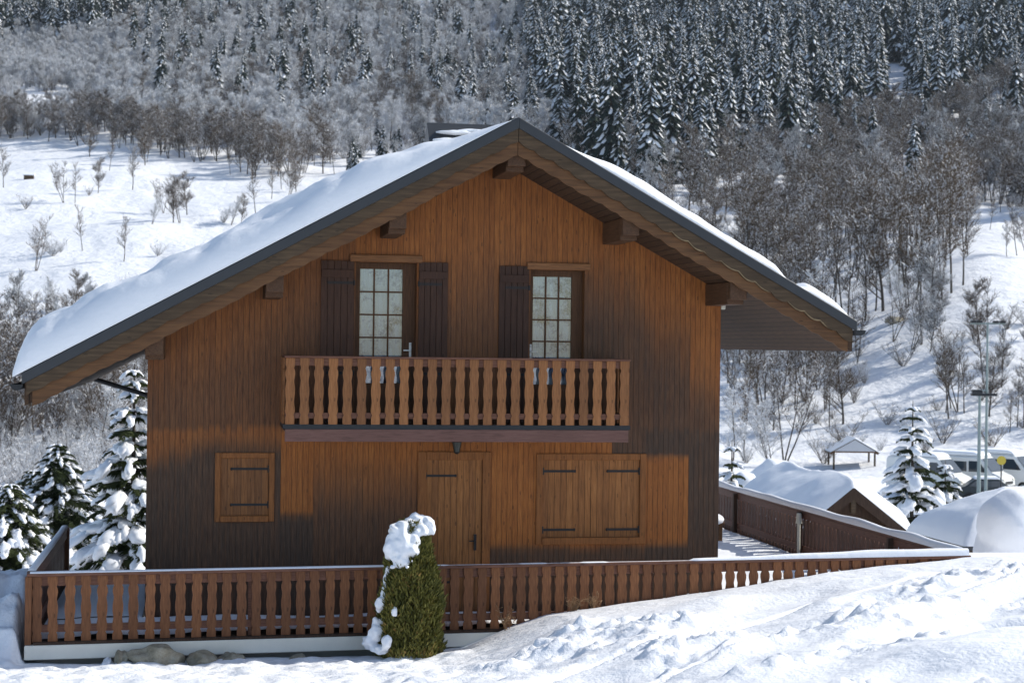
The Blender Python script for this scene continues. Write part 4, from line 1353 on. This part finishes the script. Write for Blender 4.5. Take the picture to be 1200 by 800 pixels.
for (px, py, h, vi) in ((4, 221, 58, 1), (75, 238, 48, 4), (88, 238, 46, 0), (115, 226, 40, 2), (105, 184, 40, 2), (128, 200, 45, 0), (155, 223, 62, 1), (170, 194, 48, 2), (172, 190, 44, 0),
                        (97, 294, 52, 0), (145, 306, 62, 1), (42, 318, 62, 4), (178, 262, 30, 5), (192, 250, 42, 4), (203, 262, 52, 2), (211, 262, 56, 4), (219, 252, 48, 2), (270, 265, 36, 5), (283, 262, 34, 2), (262, 262, 22, 6),
                        (300, 252, 60, 0), (318, 233, 52, 1), (338, 236, 52, 4), (330, 222, 42, 0), (347, 226, 40, 1), (270, 205, 38, 0), (228, 190, 42, 4), (252, 188, 40, 0),
                        (70, 372, 48, 5), (88, 368, 50, 2), (105, 370, 46, 3), (60, 352, 22, 6), (150, 340, 20, 6), (62, 300, 26, 6), (235, 300, 16, 6), (30, 245, 18, 7), (185, 300, 18, 6), (20, 392, 70, 3), (40, 398, 66, 1),
                        (988, 497, 110, 2), (942, 470, 85, 4), (918, 545, 130, 4), (908, 560, 100, 5), (870, 540, 110, 1), (858, 560, 120, 8), (972, 500, 80, 0),
                        (1115, 480, 85, 0), (1123, 484, 92, 4), (1130, 486, 88, 1), (1112, 440, 45, 6), (1192, 500, 70, 0), (1183, 506, 60, 1), (1200, 495, 90, 1), (1090, 412, 60, 3), (1068, 412, 72, 5), (1080, 405, 66, 4), (1095, 355, 60, 2),
                        (1192, 300, 62, 0), (1180, 300, 50, 1), (1205, 305, 70, 4), (1130, 265, 46, 7), (1160, 268, 44, 0), (1172, 250, 50, 1),
                        (1150, 470, 26, 6), (1180, 430, 24, 6), (975, 492, 16, 7), (1010, 520, 14, 6)):
    add1('bare', px, py, h, vi)
for (px, py, h, vi) in ((1071, 216, 84, 2), (417, 203, 40, 1), (412, 203, 26, 3), (462, 176, 30, 0), (1190, 150, 90, 4), (1140, 112, 80, 1), (905, 195, 36, 2), (1010, 160, 60, 5)):
    add1('fir', px, py, h, vi)

def keep(kind, n):
    L = [c for c in cands if c[0] == kind and -40 < c[8] < 1240 and c[9] < 800 and c[9] - c[4] / max(c[7], 1) * FPX * (2 if c[7] < 130 else 1) < 800 and c[9] > -20]
    rest0 = [c for c in cands if c[0] == kind and c not in set(L)]
    L.sort(key=lambda c: c[7] / c[4])
    return L[:n], L[n:] + rest0
def side_word(px):
    return 'far left' if px < 150 else 'left' if px < 400 else 'middle' if px < 750 else 'right' if px < 1050 else 'far right'
def tree_obj(src, c, name, label, cat, group, parts):
    kind, x, y, z, h, vi, rot, s, px, py = c
    sc = h / src[3]
    if parts:
        e = empty(name, (x, y, z), rot, label, cat, group)
        e.scale = (sc, sc, sc)
        for nm, me in (('trunk', src[1]), ('crown', src[2])):
            o = bpy.data.objects.new(nm, me); C.objects.link(o); o.parent = e
        return e
    o = bpy.data.objects.new(name, src[0]); C.objects.link(o)
    kx = 0.82 + 0.4 * ((rot * 7.3) % 1)
    o.location = (x, y, z); o.rotation_euler = (0, 0, rot); o.scale = (sc * kx, sc * kx, sc)
    return tag(o, label, cat, group)
sp_name = {0: 'slender', 1: 'lanky', 2: 'spreading', 3: 'grey wide', 4: 'clumped', 5: 'frosted clumped', 6: 'low snowy', 7: 'low brown', 8: 'white frosted', 9: 'snow laden'}
GN_SRC = {'fir': {}, 'bare': {}}
REST = {}
for kind, lib, N_ in (('fir', FIR, 298), ('bare', BARE, 298)):
    ind, rest = keep(kind, N_)
    # every variant that the far forest uses needs one far individual of its own
    for v_ in range(len(lib)):
        if not any(c[5] == v_ and c[7] >= 330 for c in ind):
            far_ = [c for c in rest if c[5] == v_ and c[7] >= 330 and 0 < c[8] < 1200 and c[9] > 20]
            if far_:
                rest.remove(far_[0]); rest.append(ind.pop(-1 - v_)); ind.insert(0, far_[0])
    REST[kind] = rest
    used_l = {}
    hs = sorted(c[4] for c in ind); hlo, hhi = hs[len(hs) // 3], hs[2 * len(hs) // 3]
    for c in ind:
        s = c[7] if c[7] > 130 else c[7] * 2
        near = s < 330
        px, py = c[8], c[9]
        col_ = ['at the left edge', 'above the left eave', 'above the left roof snow', 'left of the ridge', 'just left of the ridge', 'straight above the ridge', 'just right of the ridge', 'above the right roof slope', 'above the right eave', 'right of the right eave', 'above the lamp post', 'at the right edge'][int(np.searchsorted([60, 170, 330, 480, 560, 660, 760, 880, 1000, 1090, 1160], px))]
        if py > 390: col_ = 'left of the chalet' if px < 400 else 'beside the right wall' if px < 960 else 'behind the small shed' if px < 1060 else 'behind the parked vans'
        row_ = ['at the top edge', 'high up', 'halfway up', 'at the forest foot', 'on upper snowfield', 'on middle slope', 'on lower slope', 'near valley floor'][int(np.searchsorted([30, 80, 130, 190, 260, 380, 460], py))]
        sz_ = 'short' if c[4] < hlo else 'tall' if c[4] > hhi else 'medium'
        if kind == 'fir':
            sh_ = ['narrow', 'ragged', 'broad', 'dense', 'skirted', 'white', 'dark'][c[5]]
            lab = '%s %s snowy spruce %s, %s' % (sz_, sh_, row_, col_); cat = 'spruce'; nm = 'spruce_tree'
            grp = 'spruces on the mountainside'
        else:
            lab = '%s %s leafless tree %s, %s' % (sz_, sp_name[c[5]], row_, col_); cat = 'bare tree'; nm = 'bare_tree'
            grp = 'leafless trees on the mountainside'
        o = tree_obj(lib[c[5]], c, nm, lab, cat, grp, near)
        used_l.setdefault(lab, []).append((px, o))
        if not near and c[5] not in GN_SRC[kind]: GN_SRC[kind][c[5]] = o
    ORD = ['leftmost', 'second', 'third', 'fourth', 'fifth', 'sixth', 'seventh', 'eighth', 'ninth', 'tenth', 'eleventh', 'twelfth', 'thirteenth', 'fourteenth', 'fifteenth', 'sixteenth', 'seventeenth', 'eighteenth', 'nineteenth', 'twentieth']
    for lab, L_ in used_l.items():
        if len(L_) > 1:
            for q, (px, o) in enumerate(sorted(L_, key=lambda v: v[0])):
                w_ = 'rightmost' if q == len(L_) - 1 else ORD[min(q, 19)]
                o['label'] = w_ + ' ' + lab if w_ in ('leftmost', 'rightmost') else lab + ', ' + w_ + ' from left'
    print(kind, 'individual', len(ind), 'rest', len(rest))
# make sure each variant has an instance source
def gn_stuff(name, kind, rest, label):
    src = GN_SRC[kind]; keys = sorted(src)
    me = bpy.data.meshes.new(name)
    me.vertices.add(len(rest))
    me.vertices.foreach_set('co', np.array([[c[1], c[2], c[3]] for c in rest], np.float32).ravel())
    lib = FIR if kind == 'fir' else BARE
    kd = np.array([c[5] if c[5] in src else keys[c[5] % len(keys)] for c in rest], np.int32)
    for nm, tp, arr in (('kd', 'INT', kd), ('rot', 'FLOAT', np.array([c[6] for c in rest], np.float32)), ('scl', 'FLOAT', np.array([c[4] / lib[0][3] for c in rest], np.float32)), ('wide', 'FLOAT', np.array([0.82 + 0.4 * ((c[6] * 7.3) % 1) for c in rest], np.float32))):
        a = me.attributes.new(nm, tp, 'POINT'); a.data.foreach_set('value', arr)
    o = bpy.data.objects.new(name, me); C.objects.link(o)
    tag(o, label, 'forest', kind='stuff')
    ng = bpy.data.node_groups.new(name + '_nodes', 'GeometryNodeTree')
    ng.interface.new_socket('Geometry', in_out='INPUT', socket_type='NodeSocketGeometry')
    ng.interface.new_socket('Geometry', in_out='OUTPUT', socket_type='NodeSocketGeometry')
    N = ng.nodes; Lk = ng.links
    gi, go = N.new('NodeGroupInput'), N.new('NodeGroupOutput')
    jn = N.new('GeometryNodeJoinGeometry')
    def na(nm, t_):
        x_ = N.new('GeometryNodeInputNamedAttribute'); x_.data_type = t_; x_.inputs['Name'].default_value = nm
        return [q for q in x_.outputs if q.enabled and q.name == 'Attribute'][0]
    a_k, a_r, a_s = na('kd', 'INT'), na('rot', 'FLOAT'), na('scl', 'FLOAT')
    cx_ = N.new('ShaderNodeCombineXYZ'); Lk.new(a_r, cx_.inputs[2])
    cs_ = N.new('ShaderNodeCombineXYZ')
    wm = N.new('ShaderNodeMath'); wm.operation = 'MULTIPLY'; Lk.new(a_s, wm.inputs[0]); Lk.new(na('wide', 'FLOAT'), wm.inputs[1])
    Lk.new(wm.outputs[0], cs_.inputs[0]); Lk.new(wm.outputs[0], cs_.inputs[1]); Lk.new(a_s, cs_.inputs[2])
    for kv in keys:
        cmp_ = N.new('FunctionNodeCompare'); cmp_.data_type = 'INT'; cmp_.operation = 'EQUAL'
        ins = [q for q in cmp_.inputs if q.enabled]
        Lk.new(a_k, ins[0]); ins[1].default_value = kv
        oi = N.new('GeometryNodeObjectInfo'); oi.transform_space = 'ORIGINAL'; oi.inputs['Object'].default_value = src[kv]; oi.inputs['As Instance'].default_value = True
        ip = N.new('GeometryNodeInstanceOnPoints')
        Lk.new(gi.outputs[0], ip.inputs['Points']); Lk.new(cmp_.outputs[0], ip.inputs['Selection']); Lk.new(oi.outputs['Geometry'], ip.inputs['Instance'])
        Lk.new(cx_.outputs[0], ip.inputs['Rotation']); Lk.new(cs_.outputs[0], ip.inputs['Scale'])
        Lk.new(ip.outputs[0], jn.inputs[0])
    Lk.new(jn.outputs[0], go.inputs[0])
    md = o.modifiers.new('scatter', 'NODES'); md.node_group = ng
    return o
gn_stuff('spruce_forest', 'fir', REST['fir'], 'mass of snow dusted spruces covering the upper mountainside')
gn_stuff('bare_woods', 'bare', REST['bare'], 'mass of leafless trees and brush across the mountainside')

# near snow-laden firs, in detail
def near_fir(seed, H, Rb, levels, per, snow_amt, open_=False, needle=26, size=1.0):
    r = random.Random(seed)
    tk, nd, sn = MB(), MB(), MB()
    tk.tube((0, 0, -0.8), (0, 0, H * .5), H * .016, H * .01, 8); tk.tube((0, 0, H * .5), (0, 0, H * .965), H * .01, .012, 6)
    for l in range(levels):
        f = (l + r.uniform(-.3, .3)) / levels; f = min(.97, max(0, f))
        z = H * (.06 + .92 * f)
        n = max(3, int(per * (1 - .4 * f)))
        a0 = r.uniform(0, 6.28)
        for b in range(n):
            a = a0 + 6.283 * b / n + r.uniform(-.35, .35)
            L = (Rb * (1 - f) ** .8 + .12) * r.uniform(.7, 1.1)
            ca, sa = math.cos(a), math.sin(a)
            droop = r.uniform(.25, .55) * L
            pts = []
            for q in range(6):
                u = q / 5
                pts.append(Vector((ca * L * u, sa * L * u, z + .18 * L * math.sin(u * 2.2) - droop * u ** 1.8)))
            tk.path([pts[0], pts[2], pts[5]], [.02 + .008 * L, .012, .005], 4)
            sv = Vector((-sa, ca, 0))
            for q in range(int(needle * (L / Rb + .3))):
                u = r.uniform(.08, 1) ** .8
                i0 = min(4, int(u * 5)); c = pts[i0].lerp(pts[i0 + 1], u * 5 - i0)
                sgn = r.choice((-1, 1)); wd = L * .38 * (1.05 - u) + .08
                tip = c + sv * (sgn * wd * r.uniform(.4, 1)) + Vector((ca, sa, 0)) * (wd * .6) + Vector((0, 0, -wd * r.uniform(.1, .7)))
                dv = (tip - c); pr = dv.cross(Vector((0, 0, 1))).normalized() * (.022 + .012 * r.random()) * size * 1.6
                nd.add([c, c.lerp(tip, .4) + pr, tip, c.lerp(tip, .4) - pr], [(0, 1, 2, 3)], 0)
                pr2 = Vector((0, 0, .03 * size)); nd.add([c + pr2 * .2, c.lerp(tip, .5) - pr2 * 1.4, tip], [(0, 1, 2)], 0)
            if r.random() < snow_amt:
                m_ = r.randint(3, 6)
                for q in range(m_):
                    u = r.uniform(.3, .98)
                    i0 = min(4, int(u * 5)); c = pts[i0].lerp(pts[i0 + 1], u * 5 - i0)
                    dv = (pts[i0 + 1] - pts[i0]).normalized()
                    rot = dv.to_track_quat('X', 'Z').to_matrix()
                    w0 = (L * .15 + .05) * r.uniform(.5, 1.15) * size
                    sn.blob(c + sv * r.uniform(-.25, .25) * L * .3 + Vector((0, 0, w0 * .2)), (w0 * r.uniform(1, 2), w0 * r.uniform(.6, 1.1), w0 * r.uniform(.35, .6)), r.randint(0, 99), .8, 0, 2, rot)
    return tk, nd, sn
def put_near(label, px, py, s, H, Rb, lv, per, sa, seed, name='fir_tree', cat='fir', grp=None, needle=26, size=1.0):
    p = atd(px, py, s); z = gz(p.x, p.y)
    e = empty(name, (p.x, p.y, z), 0, label, cat, grp)
    H = p.z - z if H is None else H
    tk, nd, sn = near_fir(seed, H, Rb, lv, per, sa, needle=needle, size=size)
    tk.build('trunk', M_TRUNK, e, local=True)
    c = nd.build('crown', M_NEEDLE_N, e, local=True)
    sn.build('snow_load', M_SNOW_T, c, local=True)
    return e
# H=None: the pixel is the treetop
put_near('heavily snow laden fir touching the left wall of the chalet', 158, 415, 46, None, 2.0, 20, 9, .85, 1, needle=90, size=.85)
put_near('snow flecked fir left of the heavily laden fir by the wall', 68, 512, 60, None, 2.9, 30, 11, .7, 2, grp=None, needle=90, size=.55)
put_near('lower snowy fir at the far left edge of the photo', 12, 560, 57, None, 2.6, 27, 11, .75, 3, needle=90, size=.55)
put_near('pale snowy fir just behind the fir at the left edge', 38, 545, 66, None, 2.6, 26, 11, .85, 31, needle=80, size=.55)
put_near('snow burdened open pine standing right of the small shed', 1070, 462, 70, None, 2.0, 17, 7, .8, 4, 'pine_tree', 'pine', needle=66)
put_near('bushy snowy pine just in front of the parked vans', 1108, 535, 72, None, 1.5, 14, 8, .75, 5, 'pine_tree', 'pine', needle=66)
put_near('small dark fir emerging behind the right wall of the chalet', 858, 508, 58, None, 1.0, 13, 7, .75, 6, needle=44)

# snow mounds in the hollow by the small fir
k = 0
for (px, py, s, r_, lab) in ((905, 560, 62, (1.0, .8, .7), 'rounded snow heap right of the small dark fir'), (870, 566, 60, (.7, .6, .4), 'low snow heap at the foot of the small dark fir')):
    p = atd(px, py, s)
    lumps('snow_heap', None, [((p.x, p.y, p.z - .5), (r_[0], r_[1], r_[2] + .5)), ((p.x + .6, p.y, p.z - .8), (r_[0] * .8, r_[1], r_[2] + .4)), ((p.x, p.y, p.z - 2.0), (r_[0]*1.6, r_[1]*1.6, 1.5))], lab, 'snow heap', vox=.06)

# ------------------------------------------------------------------ small shed with deep snow
def simple_gable(name, x0, x1, y0, y1, zr, zeL, zeR, xr, base, label, cat, th=.16, snow_th=.55, snow_label='', ov=0.0):
    e = empty(name, ((x0 + x1) / 2, y0, base), 0, label, cat)
    k = MB(); w0, w1 = x0 + .35, x1 - .35
    zt = lambda x: zr - (zr - zeL) * (xr - x) / (xr - x0) if x < xr else zr - (zr - zeR) * (x - xr) / (x1 - xr)
    k.prism([(w0, base), (w1, base), (w1, zt(w1) - th), (xr, zr - th), (w0, zt(w0) - th)], y0 + .45, y1 - .3)
    k.build('wall', M_OLD, e)
    k = MB()
    k.prism([(x0, zeL - th), (x0, zeL), (xr, zr), (x1, zeR), (x1, zeR - th), (xr, zr - th)], y0, y1)
    k.build('roof', M_OLD, e)
    k = MB()
    k.prism([(x0, zeL - th * 1.9), (x0, zeL - .01), (xr, zr - .01), (x1, zeR - .01), (x1, zeR - th * 1.9), (xr, zr - th * 2.2)], y0 - .05, y0 - .002)
    k.build('barge_board', M_OLD, e)
    k = MB(); k.prism([(xr - .07, zr - th * 2.3 - .38), (xr + .07, zr - th * 2.3 - .38), (xr + .07, zr - th * 2.1), (xr - .07, zr - th * 2.1)], y0 - .04, y0 + .1); k.build('king_post', M_BARGE, e)
    nx, ny = 60, 50
    X, Y = np.meshgrid(np.linspace(x0 - .06, x1 + .06, nx), np.linspace(y0 - .06, y1 + .05, ny))
    rt_ = np.where(X < xr, zr - (zr - zeL) * (xr - X) / (xr - x0), zr - (zr - zeR) * (X - xr) / (x1 - xr)) + .01
    ridge_soft = -0.16 * np.exp(-((X - xr) / .45) ** 2)
    T = (snow_th * (1 + .3 * fbm(X / 1.3, Y / 1.6, int(base * -7) + 5, 3)) + ridge_soft)
    tot = T * edge_round(X - x0 + .06, .5) * edge_round(x1 + .06 - X, .5) * edge_round(Y - y0 + .06, .45) * edge_round(y1 + .05 - Y, .6)
    vs = np.concatenate([np.stack([X, Y, rt_ + tot + .003], -1).reshape(-1, 3), np.stack([X, Y, rt_], -1).reshape(-1, 3)])
    i = np.arange(nx * ny).reshape(ny, nx); n = nx * ny
    q = np.stack([i[:-1, :-1], i[:-1, 1:], i[1:, 1:], i[1:, :-1]], -1).reshape(-1, 4)
    k = MB(); k.add(vs.tolist(), q.tolist() + (q[:, ::-1] + n).tolist(), 0, True)
    tag(k.build('roof_snow', M_SNOW), snow_label, 'snow')
    return e
def aty(px, py, y):
    d = ray(px, py); return CAMP + d * ((y - CAMP.y) / d.y)
P1, P2 = aty(1000, 571, 21.0), aty(1071, 629, 21.0)
simple_gable('small_shed', 2 * P1.x - P2.x, P2.x, 21.0, 27.5, P1.z, P2.z, P2.z, P1.x, -4.6, 'small dark shed whose gable shows above the right railing', 'shed', snow_th=.50, snow_label='smooth deep snow on the roof of the small shed')

# snow-buried hut at the right edge: roof slope towards the camera
hp = atd(1120, 645, 42); hq = atd(1215, 622, 42.5)
hut = empty('snowed_in_hut', (hp.x, hp.y, hp.z - 1.2), 0, 'snow buried hut with a dark eave at the right edge', 'hut')
hx0, hx1, hy0, hy1 = hp.x + .28, hp.x + 3.4, hp.y - .0, hp.y + 3.4
ez = hp.z
k = MB(); k.box(hx0 + .2, hx1 - .2, hy0 + .3, hy1 - .3, ez - 2.0, ez + .02); k.build('wall', M_OLD, hut)
ym = (hy0 + hy1) / 2
k = MB(); k.box(hx0, hx1, hy0, hy1, ez, ez + .09)
k.add([(hx0 + .05, hy0 + .05, ez + .091), (hx1, hy0 + .05, ez + .091), (hx1, hy1 - .05, ez + .091), (hx0 + .05, hy1 - .05, ez + .091), (hx0 + 1.9, ym, ez + .9), (hx1, ym, ez + .9)], [(0, 1, 5, 4), (2, 3, 4, 5), (3, 0, 4), (1, 2, 5)])
k.build('roof', M_FLASH, hut)
nx, ny = 70, 60
X, Y = np.meshgrid(np.linspace(hx0 - .1, hx1 + .1, nx), np.linspace(hy0 - .08, hy1 + .08, ny))
ym = (hy0 + hy1) / 2
rt_ = ez + .11 + .95 * np.minimum(1 - np.abs(Y - ym) / (ym - hy0 + .08), np.clip((X - hx0 + .1) / 1.9, 0, 1))
tot = (.42 + .12 * fbm(X / 1.2, Y / 1.2, 88, 3)) * edge_round(X - hx0 + .1, .6) * edge_round(hx1 + .1 - X, .6) * edge_round(Y - hy0 + .08, .4) * edge_round(hy1 + .08 - Y, .4)
vs = np.concatenate([np.stack([X, Y, rt_ + tot + .003], -1).reshape(-1, 3), np.stack([X, Y, rt_], -1).reshape(-1, 3)])
i = np.arange(nx * ny).reshape(ny, nx); q = np.stack([i[:-1, :-1], i[:-1, 1:], i[1:, 1:], i[1:, :-1]], -1).reshape(-1, 4)
k = MB(); k.add(vs.tolist(), q.tolist() + (q[:, ::-1] + nx * ny).tolist(), 0, True)
tag(k.build('roof_snow', M_SNOW), 'blue shaded snow slab on the roof of the buried hut', 'snow')
sb = atd(1188, 612, 39)
lumps('snow_heap', None, [((sb.x, sb.y, sb.z), (.82, .8, .78)), ((sb.x + .7, sb.y + .3, sb.z - .1), (.9, .8, .8)), ((sb.x, sb.y + .3, sb.z - .7), (.8, .8, .8)), ((sb.x + .2, sb.y, sb.z + .05), (.7, .7, .7))], 'big rounded snow bulge at the right edge in front of the hut', 'snow heap', vox=.05, amp=.12)

# ------------------------------------------------------------------ open shelter
sp_, _s = hit(1001, 549, 100)
shx, shy = sp_.x, sp_.y; shz = gz(shx, shy)
she = empty('picnic_shelter', (shx, shy, shz), -YAW, 'small open timber shelter with snow on its roof', 'shelter')
W2, Dp = 24 * _s / FPX, 2.4
eh, rh = 18 * _s / FPX, 33 * _s / FPX
k = MB()
for (x, y) in ((-W2, 0), (W2, 0), (-W2, Dp), (W2, Dp)): 
    kk = MB(); kk.box(x - .07, x + .07, y - .07, y + .07, -.5, eh); kk.build('post', M_BARGE, she, local=True)
k = MB()
for y in (0, Dp):
    k.box(-W2 - .1, W2 + .1, y - .06, y + .06, eh, eh + .13); k.box(-.06, .06, y - .05, y + .05, eh + .131, rh - .05)
    for sg in (-1, 1): k.prism([(0, rh), (sg * (W2 + .3), eh - .05), (sg * (W2 + .3), eh - .18), (0, rh - .16)], y - .05, y + .05)
k.box(-.5, .5, -.07, -.062, eh + .14, eh + .42)
k.build('truss', M_BARGE_O, she, local=True)
k = MB(); k.prism([(-W2 - .35, eh - .05), (0, rh + .02), (W2 + .35, eh - .05), (W2 + .35, eh + .0), (0, rh + .07), (-W2 - .35, eh + .0)], -.25, Dp + .3); k.build('roof', M_BARGE, she, local=True)
k = MB(); k.prism([(-W2 - .33, eh + .01), (0, rh + .08), (W2 + .33, eh + .01), (W2 + .25, eh + .16), (0, rh + .24), (-W2 - .25, eh + .16)], -.22, Dp + .27); k.build('snow_cover', M_SNOW, she, local=True, bevel=.06)

# ------------------------------------------------------------------ vans, car, poles, sign
def wheel(mbx, x, y, z, r_=.34, w_=.22):
    mbx.tube((x, y - w_ / 2, z), (x, y + w_ / 2, z), r_, r_, 18)
def van_parts():
    # nose towards +x, width along y
    prof = [(-2.6, .35), (-2.65, 1.0), (-2.6, 2.25), (-2.45, 2.42), (.9, 2.45), (1.15, 2.38), (1.95, 1.45), (2.55, 1.22), (2.72, 1.0), (2.75, .5), (2.65, .35)]
    b = MB(); b.prism(prof, -.95, .95)
    g = MB()
    g.add([(1.20, -.82, 2.30), (1.20, .82, 2.30), (1.93, .86, 1.50), (1.93, -.86, 1.50)], [(0, 3, 2, 1)])
    for v in range(len(g.v)): g.v[v] = (g.v[v][0] + .03, g.v[v][1], g.v[v][2] + .02)
    sws = []
    for sg in (-1, 1):
        sw = MB(); sws.append(sw)
        y = sg * .956
        q = [(.35, 1.45), (1.62, 1.45), (1.1, 2.15), (.35, 2.15)]
        sw.add([(x, y, z) for x, z in q], [(0, 1, 2, 3) if sg < 0 else (3, 2, 1, 0)])
        for a in (-.75, -1.85):
            sw.add([(x, y, z) for x, z in ((a, 1.45), (a + .95, 1.45), (a + .95, 2.1), (a, 2.1))], [(0, 1, 2, 3) if sg < 0 else (3, 2, 1, 0)])
    return b, g, sws
vb, vg, vs_ = van_parts()
def make_van(loc, rz, label, grp):
    e = empty('parked_van', loc, rz, label, 'van', grp)
    b = vb.build('body', M_VAN, e, local=True, bevel=.09)
    vg.build('windscreen', M_CARGLASS, e, local=True)
    for sw in vs_: sw.build('side_window', M_CARGLASS, e, local=True)
    for (x, y) in ((1.75, -.84), (1.75, .84), (-1.7, -.84), (-1.7, .84)):
        kk = MB(); wheel(kk, x, y * 1.02, .34); w_ = kk.build('wheel', M_TYRE, e, local=True)
        kk = MB(); kk.tube((x, y * 1.02 - .125, .34), (x, y * 1.02 + .125, .34), .19, .19, 14); kk.build('rim', M_GALV, w_, local=True)
    for y in (-.68, .68):
        kk = MB(); kk.blob((2.66, y, .98), (.10, .20, .13), 1, 0, 0, 2); kk.build('headlight', M_PLASTIC, e, local=True)
    kk = MB(); kk.box(2.70, 2.80, -.9, .9, .38, .62); kk.build('bumper', M_STEEL, e, local=True, bevel=.03)
    kk = MB(); kk.box(2.735, 2.775, -.5, .5, .72, .9); kk.build('grille', M_STEEL, e, local=True)
    for sg in (-1, 1):
        kk = MB(); kk.box(1.35, 1.45, sg * 1.02 - .07, sg * 1.02 + .07, 1.45, 1.75); kk.build('mirror', M_STEEL, e, local=True, bevel=.02)
    kk = MB(); kk.prism([(-2.45, 2.44), (.9, 2.47), (1.1, 2.42), (.95, 2.62), (.6, 2.72), (-2.2, 2.72), (-2.4, 2.62)], -.88, .88)
    kk.build('snow_cover', M_SNOW, e, local=True, bevel=.07)
    return e
vrz = R(-52)
for i, (px, py, s, lab) in enumerate(((1098, 576, 112, 'white van under snow, leftmost of the parked row and half hidden by a pine'),
                                      (1147, 574, 114, 'white van with a snowy roof just left of the tall lamp post'),
                                      (1187, 571, 116, 'white van with side windows beside the round yellow sign'))):
    p = atd(px - 10, py, s); z = gz(p.x, p.y)
    make_van((p.x, p.y, p.z - .15), vrz, lab, 'white vans in the car park')
# car park surface (packed snow) that the vehicles stand on
pc = atd(1140, 575, 114)
k = MB(); N = 24
vs = []
for a in range(N):
    t_ = 2 * math.pi * a / N
    vs.append((pc.x + 34 * math.cos(t_), pc.y + 13 * math.sin(t_), pc.z - .16 + .0))
k.add(vs + [(x, y, z - 1.5) for x, y, z in vs], [tuple(range(N))] + [(i, i + N, (i + 1) % N + N, (i + 1) % N) for i in range(N)], 0)
tag(k.build('car_park', M_SNOW_G), kind='structure')
p = atd(1160, 592, 108)
car = empty('parked_car', (p.x, p.y, pc.z - .15), R(-20), 'dark car with snow on its roof in front of the vans', 'car')
k = MB(); k.prism([(-2.1, .3), (-2.15, .85), (-1.6, .95), (-1.0, 1.4), (.5, 1.42), (1.15, .98), (2.0, .82), (2.12, .55), (2.05, .3)], -.85, .85); k.build('body', M_CARD, car, local=True, bevel=.06)
for sg in (-1, 1):
    k = MB(); k.add([(x, sg * .856, z) for x, z in ((-1.35, .98), (.95, .98), (.45, 1.34), (-.95, 1.34))], [(0, 1, 2, 3) if sg < 0 else (3, 2, 1, 0)])
    k.build('side_window', M_CARGLASS, car, local=True)
for (x, y) in ((1.35, -.76), (1.35, .76), (-1.35, -.76), (-1.35, .76)):
    kk = MB(); wheel(kk, x, y * 1.03, .31, .31, .2); kk.build('wheel', M_TYRE, car, local=True)
k = MB(); k.prism([(-1.05, 1.41), (.55, 1.43), (.4, 1.56), (-.9, 1.56)], -.75, .75); k.build('snow_cover', M_SNOW, car, local=True, bevel=.04)

def pole(px, py_top, py_base, s, name, label, cat, r_, heads):
    a, b = atd(px, py_base, s), atd(px, py_top, s)
    H = b.z - a.z
    e = empty(name, (a.x, a.y, a.z), -YAW, label, cat)
    k = MB(); k.tube((0, 0, -1.5), (0, 0, H), r_, r_ * .6, 10); k.build('mast', M_GALV, e, local=True)
    return e, H
e, Hh = pole(1155, 378, 582, 100, 'lamp_post', 'tall green grey lamp post with floodlights on a crossbar', 'lamp post', .10, None)
k = MB(); k.box(-1.0, 1.0, -.05, .05, Hh - .10, Hh); k.build('crossbar', M_GALV, e, local=True)
for x in (-.85, -.50, .45, .85):
    k = MB(); k.box(x - .15, x + .15, -.26, .12, Hh - .02, Hh + .12); k.build('floodlight', M_STEEL, e, local=True, bevel=.03)
k = MB(); k.box(-.9, .55, -.2, .2, Hh - 4.25, Hh - 4.1); k.box(-.85, -.3, -.15, .15, Hh - 4.09, Hh - 3.9); k.build('bracket_platform', M_STEEL, e, local=True)
e, Hh = pole(1147, 458, 560, 104, 'utility_pole', 'shorter pale grey pole just left of the tall lamp post', 'pole', .13, None)
k = MB(); k.box(-.32, .32, -.2, .2, Hh, Hh + .08); k.build('cap_plate', M_GALV, e, local=True)
p = atd(1173, 575, 104)
e = empty('road_sign', (p.x, p.y, p.z), -YAW - R(6), 'round yellow road sign on a thin grey pole', 'sign')
k = MB(); k.tube((0, 0, -.8), (0, 0, 1.9), .04, n=8); k.build('sign_pole', M_STEEL, e, local=True)
k = MB(); k.tube((0, -.06, 1.85), (0, -.04, 1.85), .27, n=24, smooth=False); k.build('sign_disc', M_YEL, e, local=True)
p, s = hit(34, 210)
k = MB(); k.box(-1.0, 1.0, -.7, .7, -.3, .75); e = k.build('field_barn', M_BARGE); e.location = p
k = MB(); k.prism([(-1.0, .75), (-.95, .95), (0, 1.4), (.95, .95), (1.0, .75)], -1.2, 1.2, 'yz'); k.build('roof', M_SNOW, e, local=True)
tag(e, 'tiny hay hut on the open snowy meadow, far left', 'hut')
p, s = hit(1048, 375 + 4, 150)
k = MB(); k.blob((0, 0, .2), (1.1, .6, .45), 3, .4, 0, 3); e = k.build('boulder', M_ROCK); e.location = p; tag(e, 'dark boulder in the snow below the brown woods', 'boulder')

# ------------------------------------------------------------------ haze
k = MB(); k.box(-700, 900, -150, 1700, -30, 620)
hz = k.build('haze', []) if False else None
hm = bpy.data.meshes.new('haze'); hm.from_pydata(k.v, [], k.f); hm.update()
hz = bpy.data.objects.new('haze', hm); C.objects.link(hz)
hmat = bpy.data.materials.new('thin_mountain_air'); hmat.use_nodes = True
hn = hmat.node_tree; hn.nodes.remove(hn.nodes['Principled BSDF'])
pv = hn.nodes.new('ShaderNodeVolumePrincipled'); pv.inputs['Color'].default_value = (0.75, 0.85, 1.0, 1); pv.inputs['Density'].default_value = 0.00006
hn.links.new(pv.outputs[0], hn.nodes['Material Output'].inputs['Volume'])
hm.materials.append(hmat)
tag(hz, 'thin blue mountain air between camera and slope', 'haze', kind='stuff')
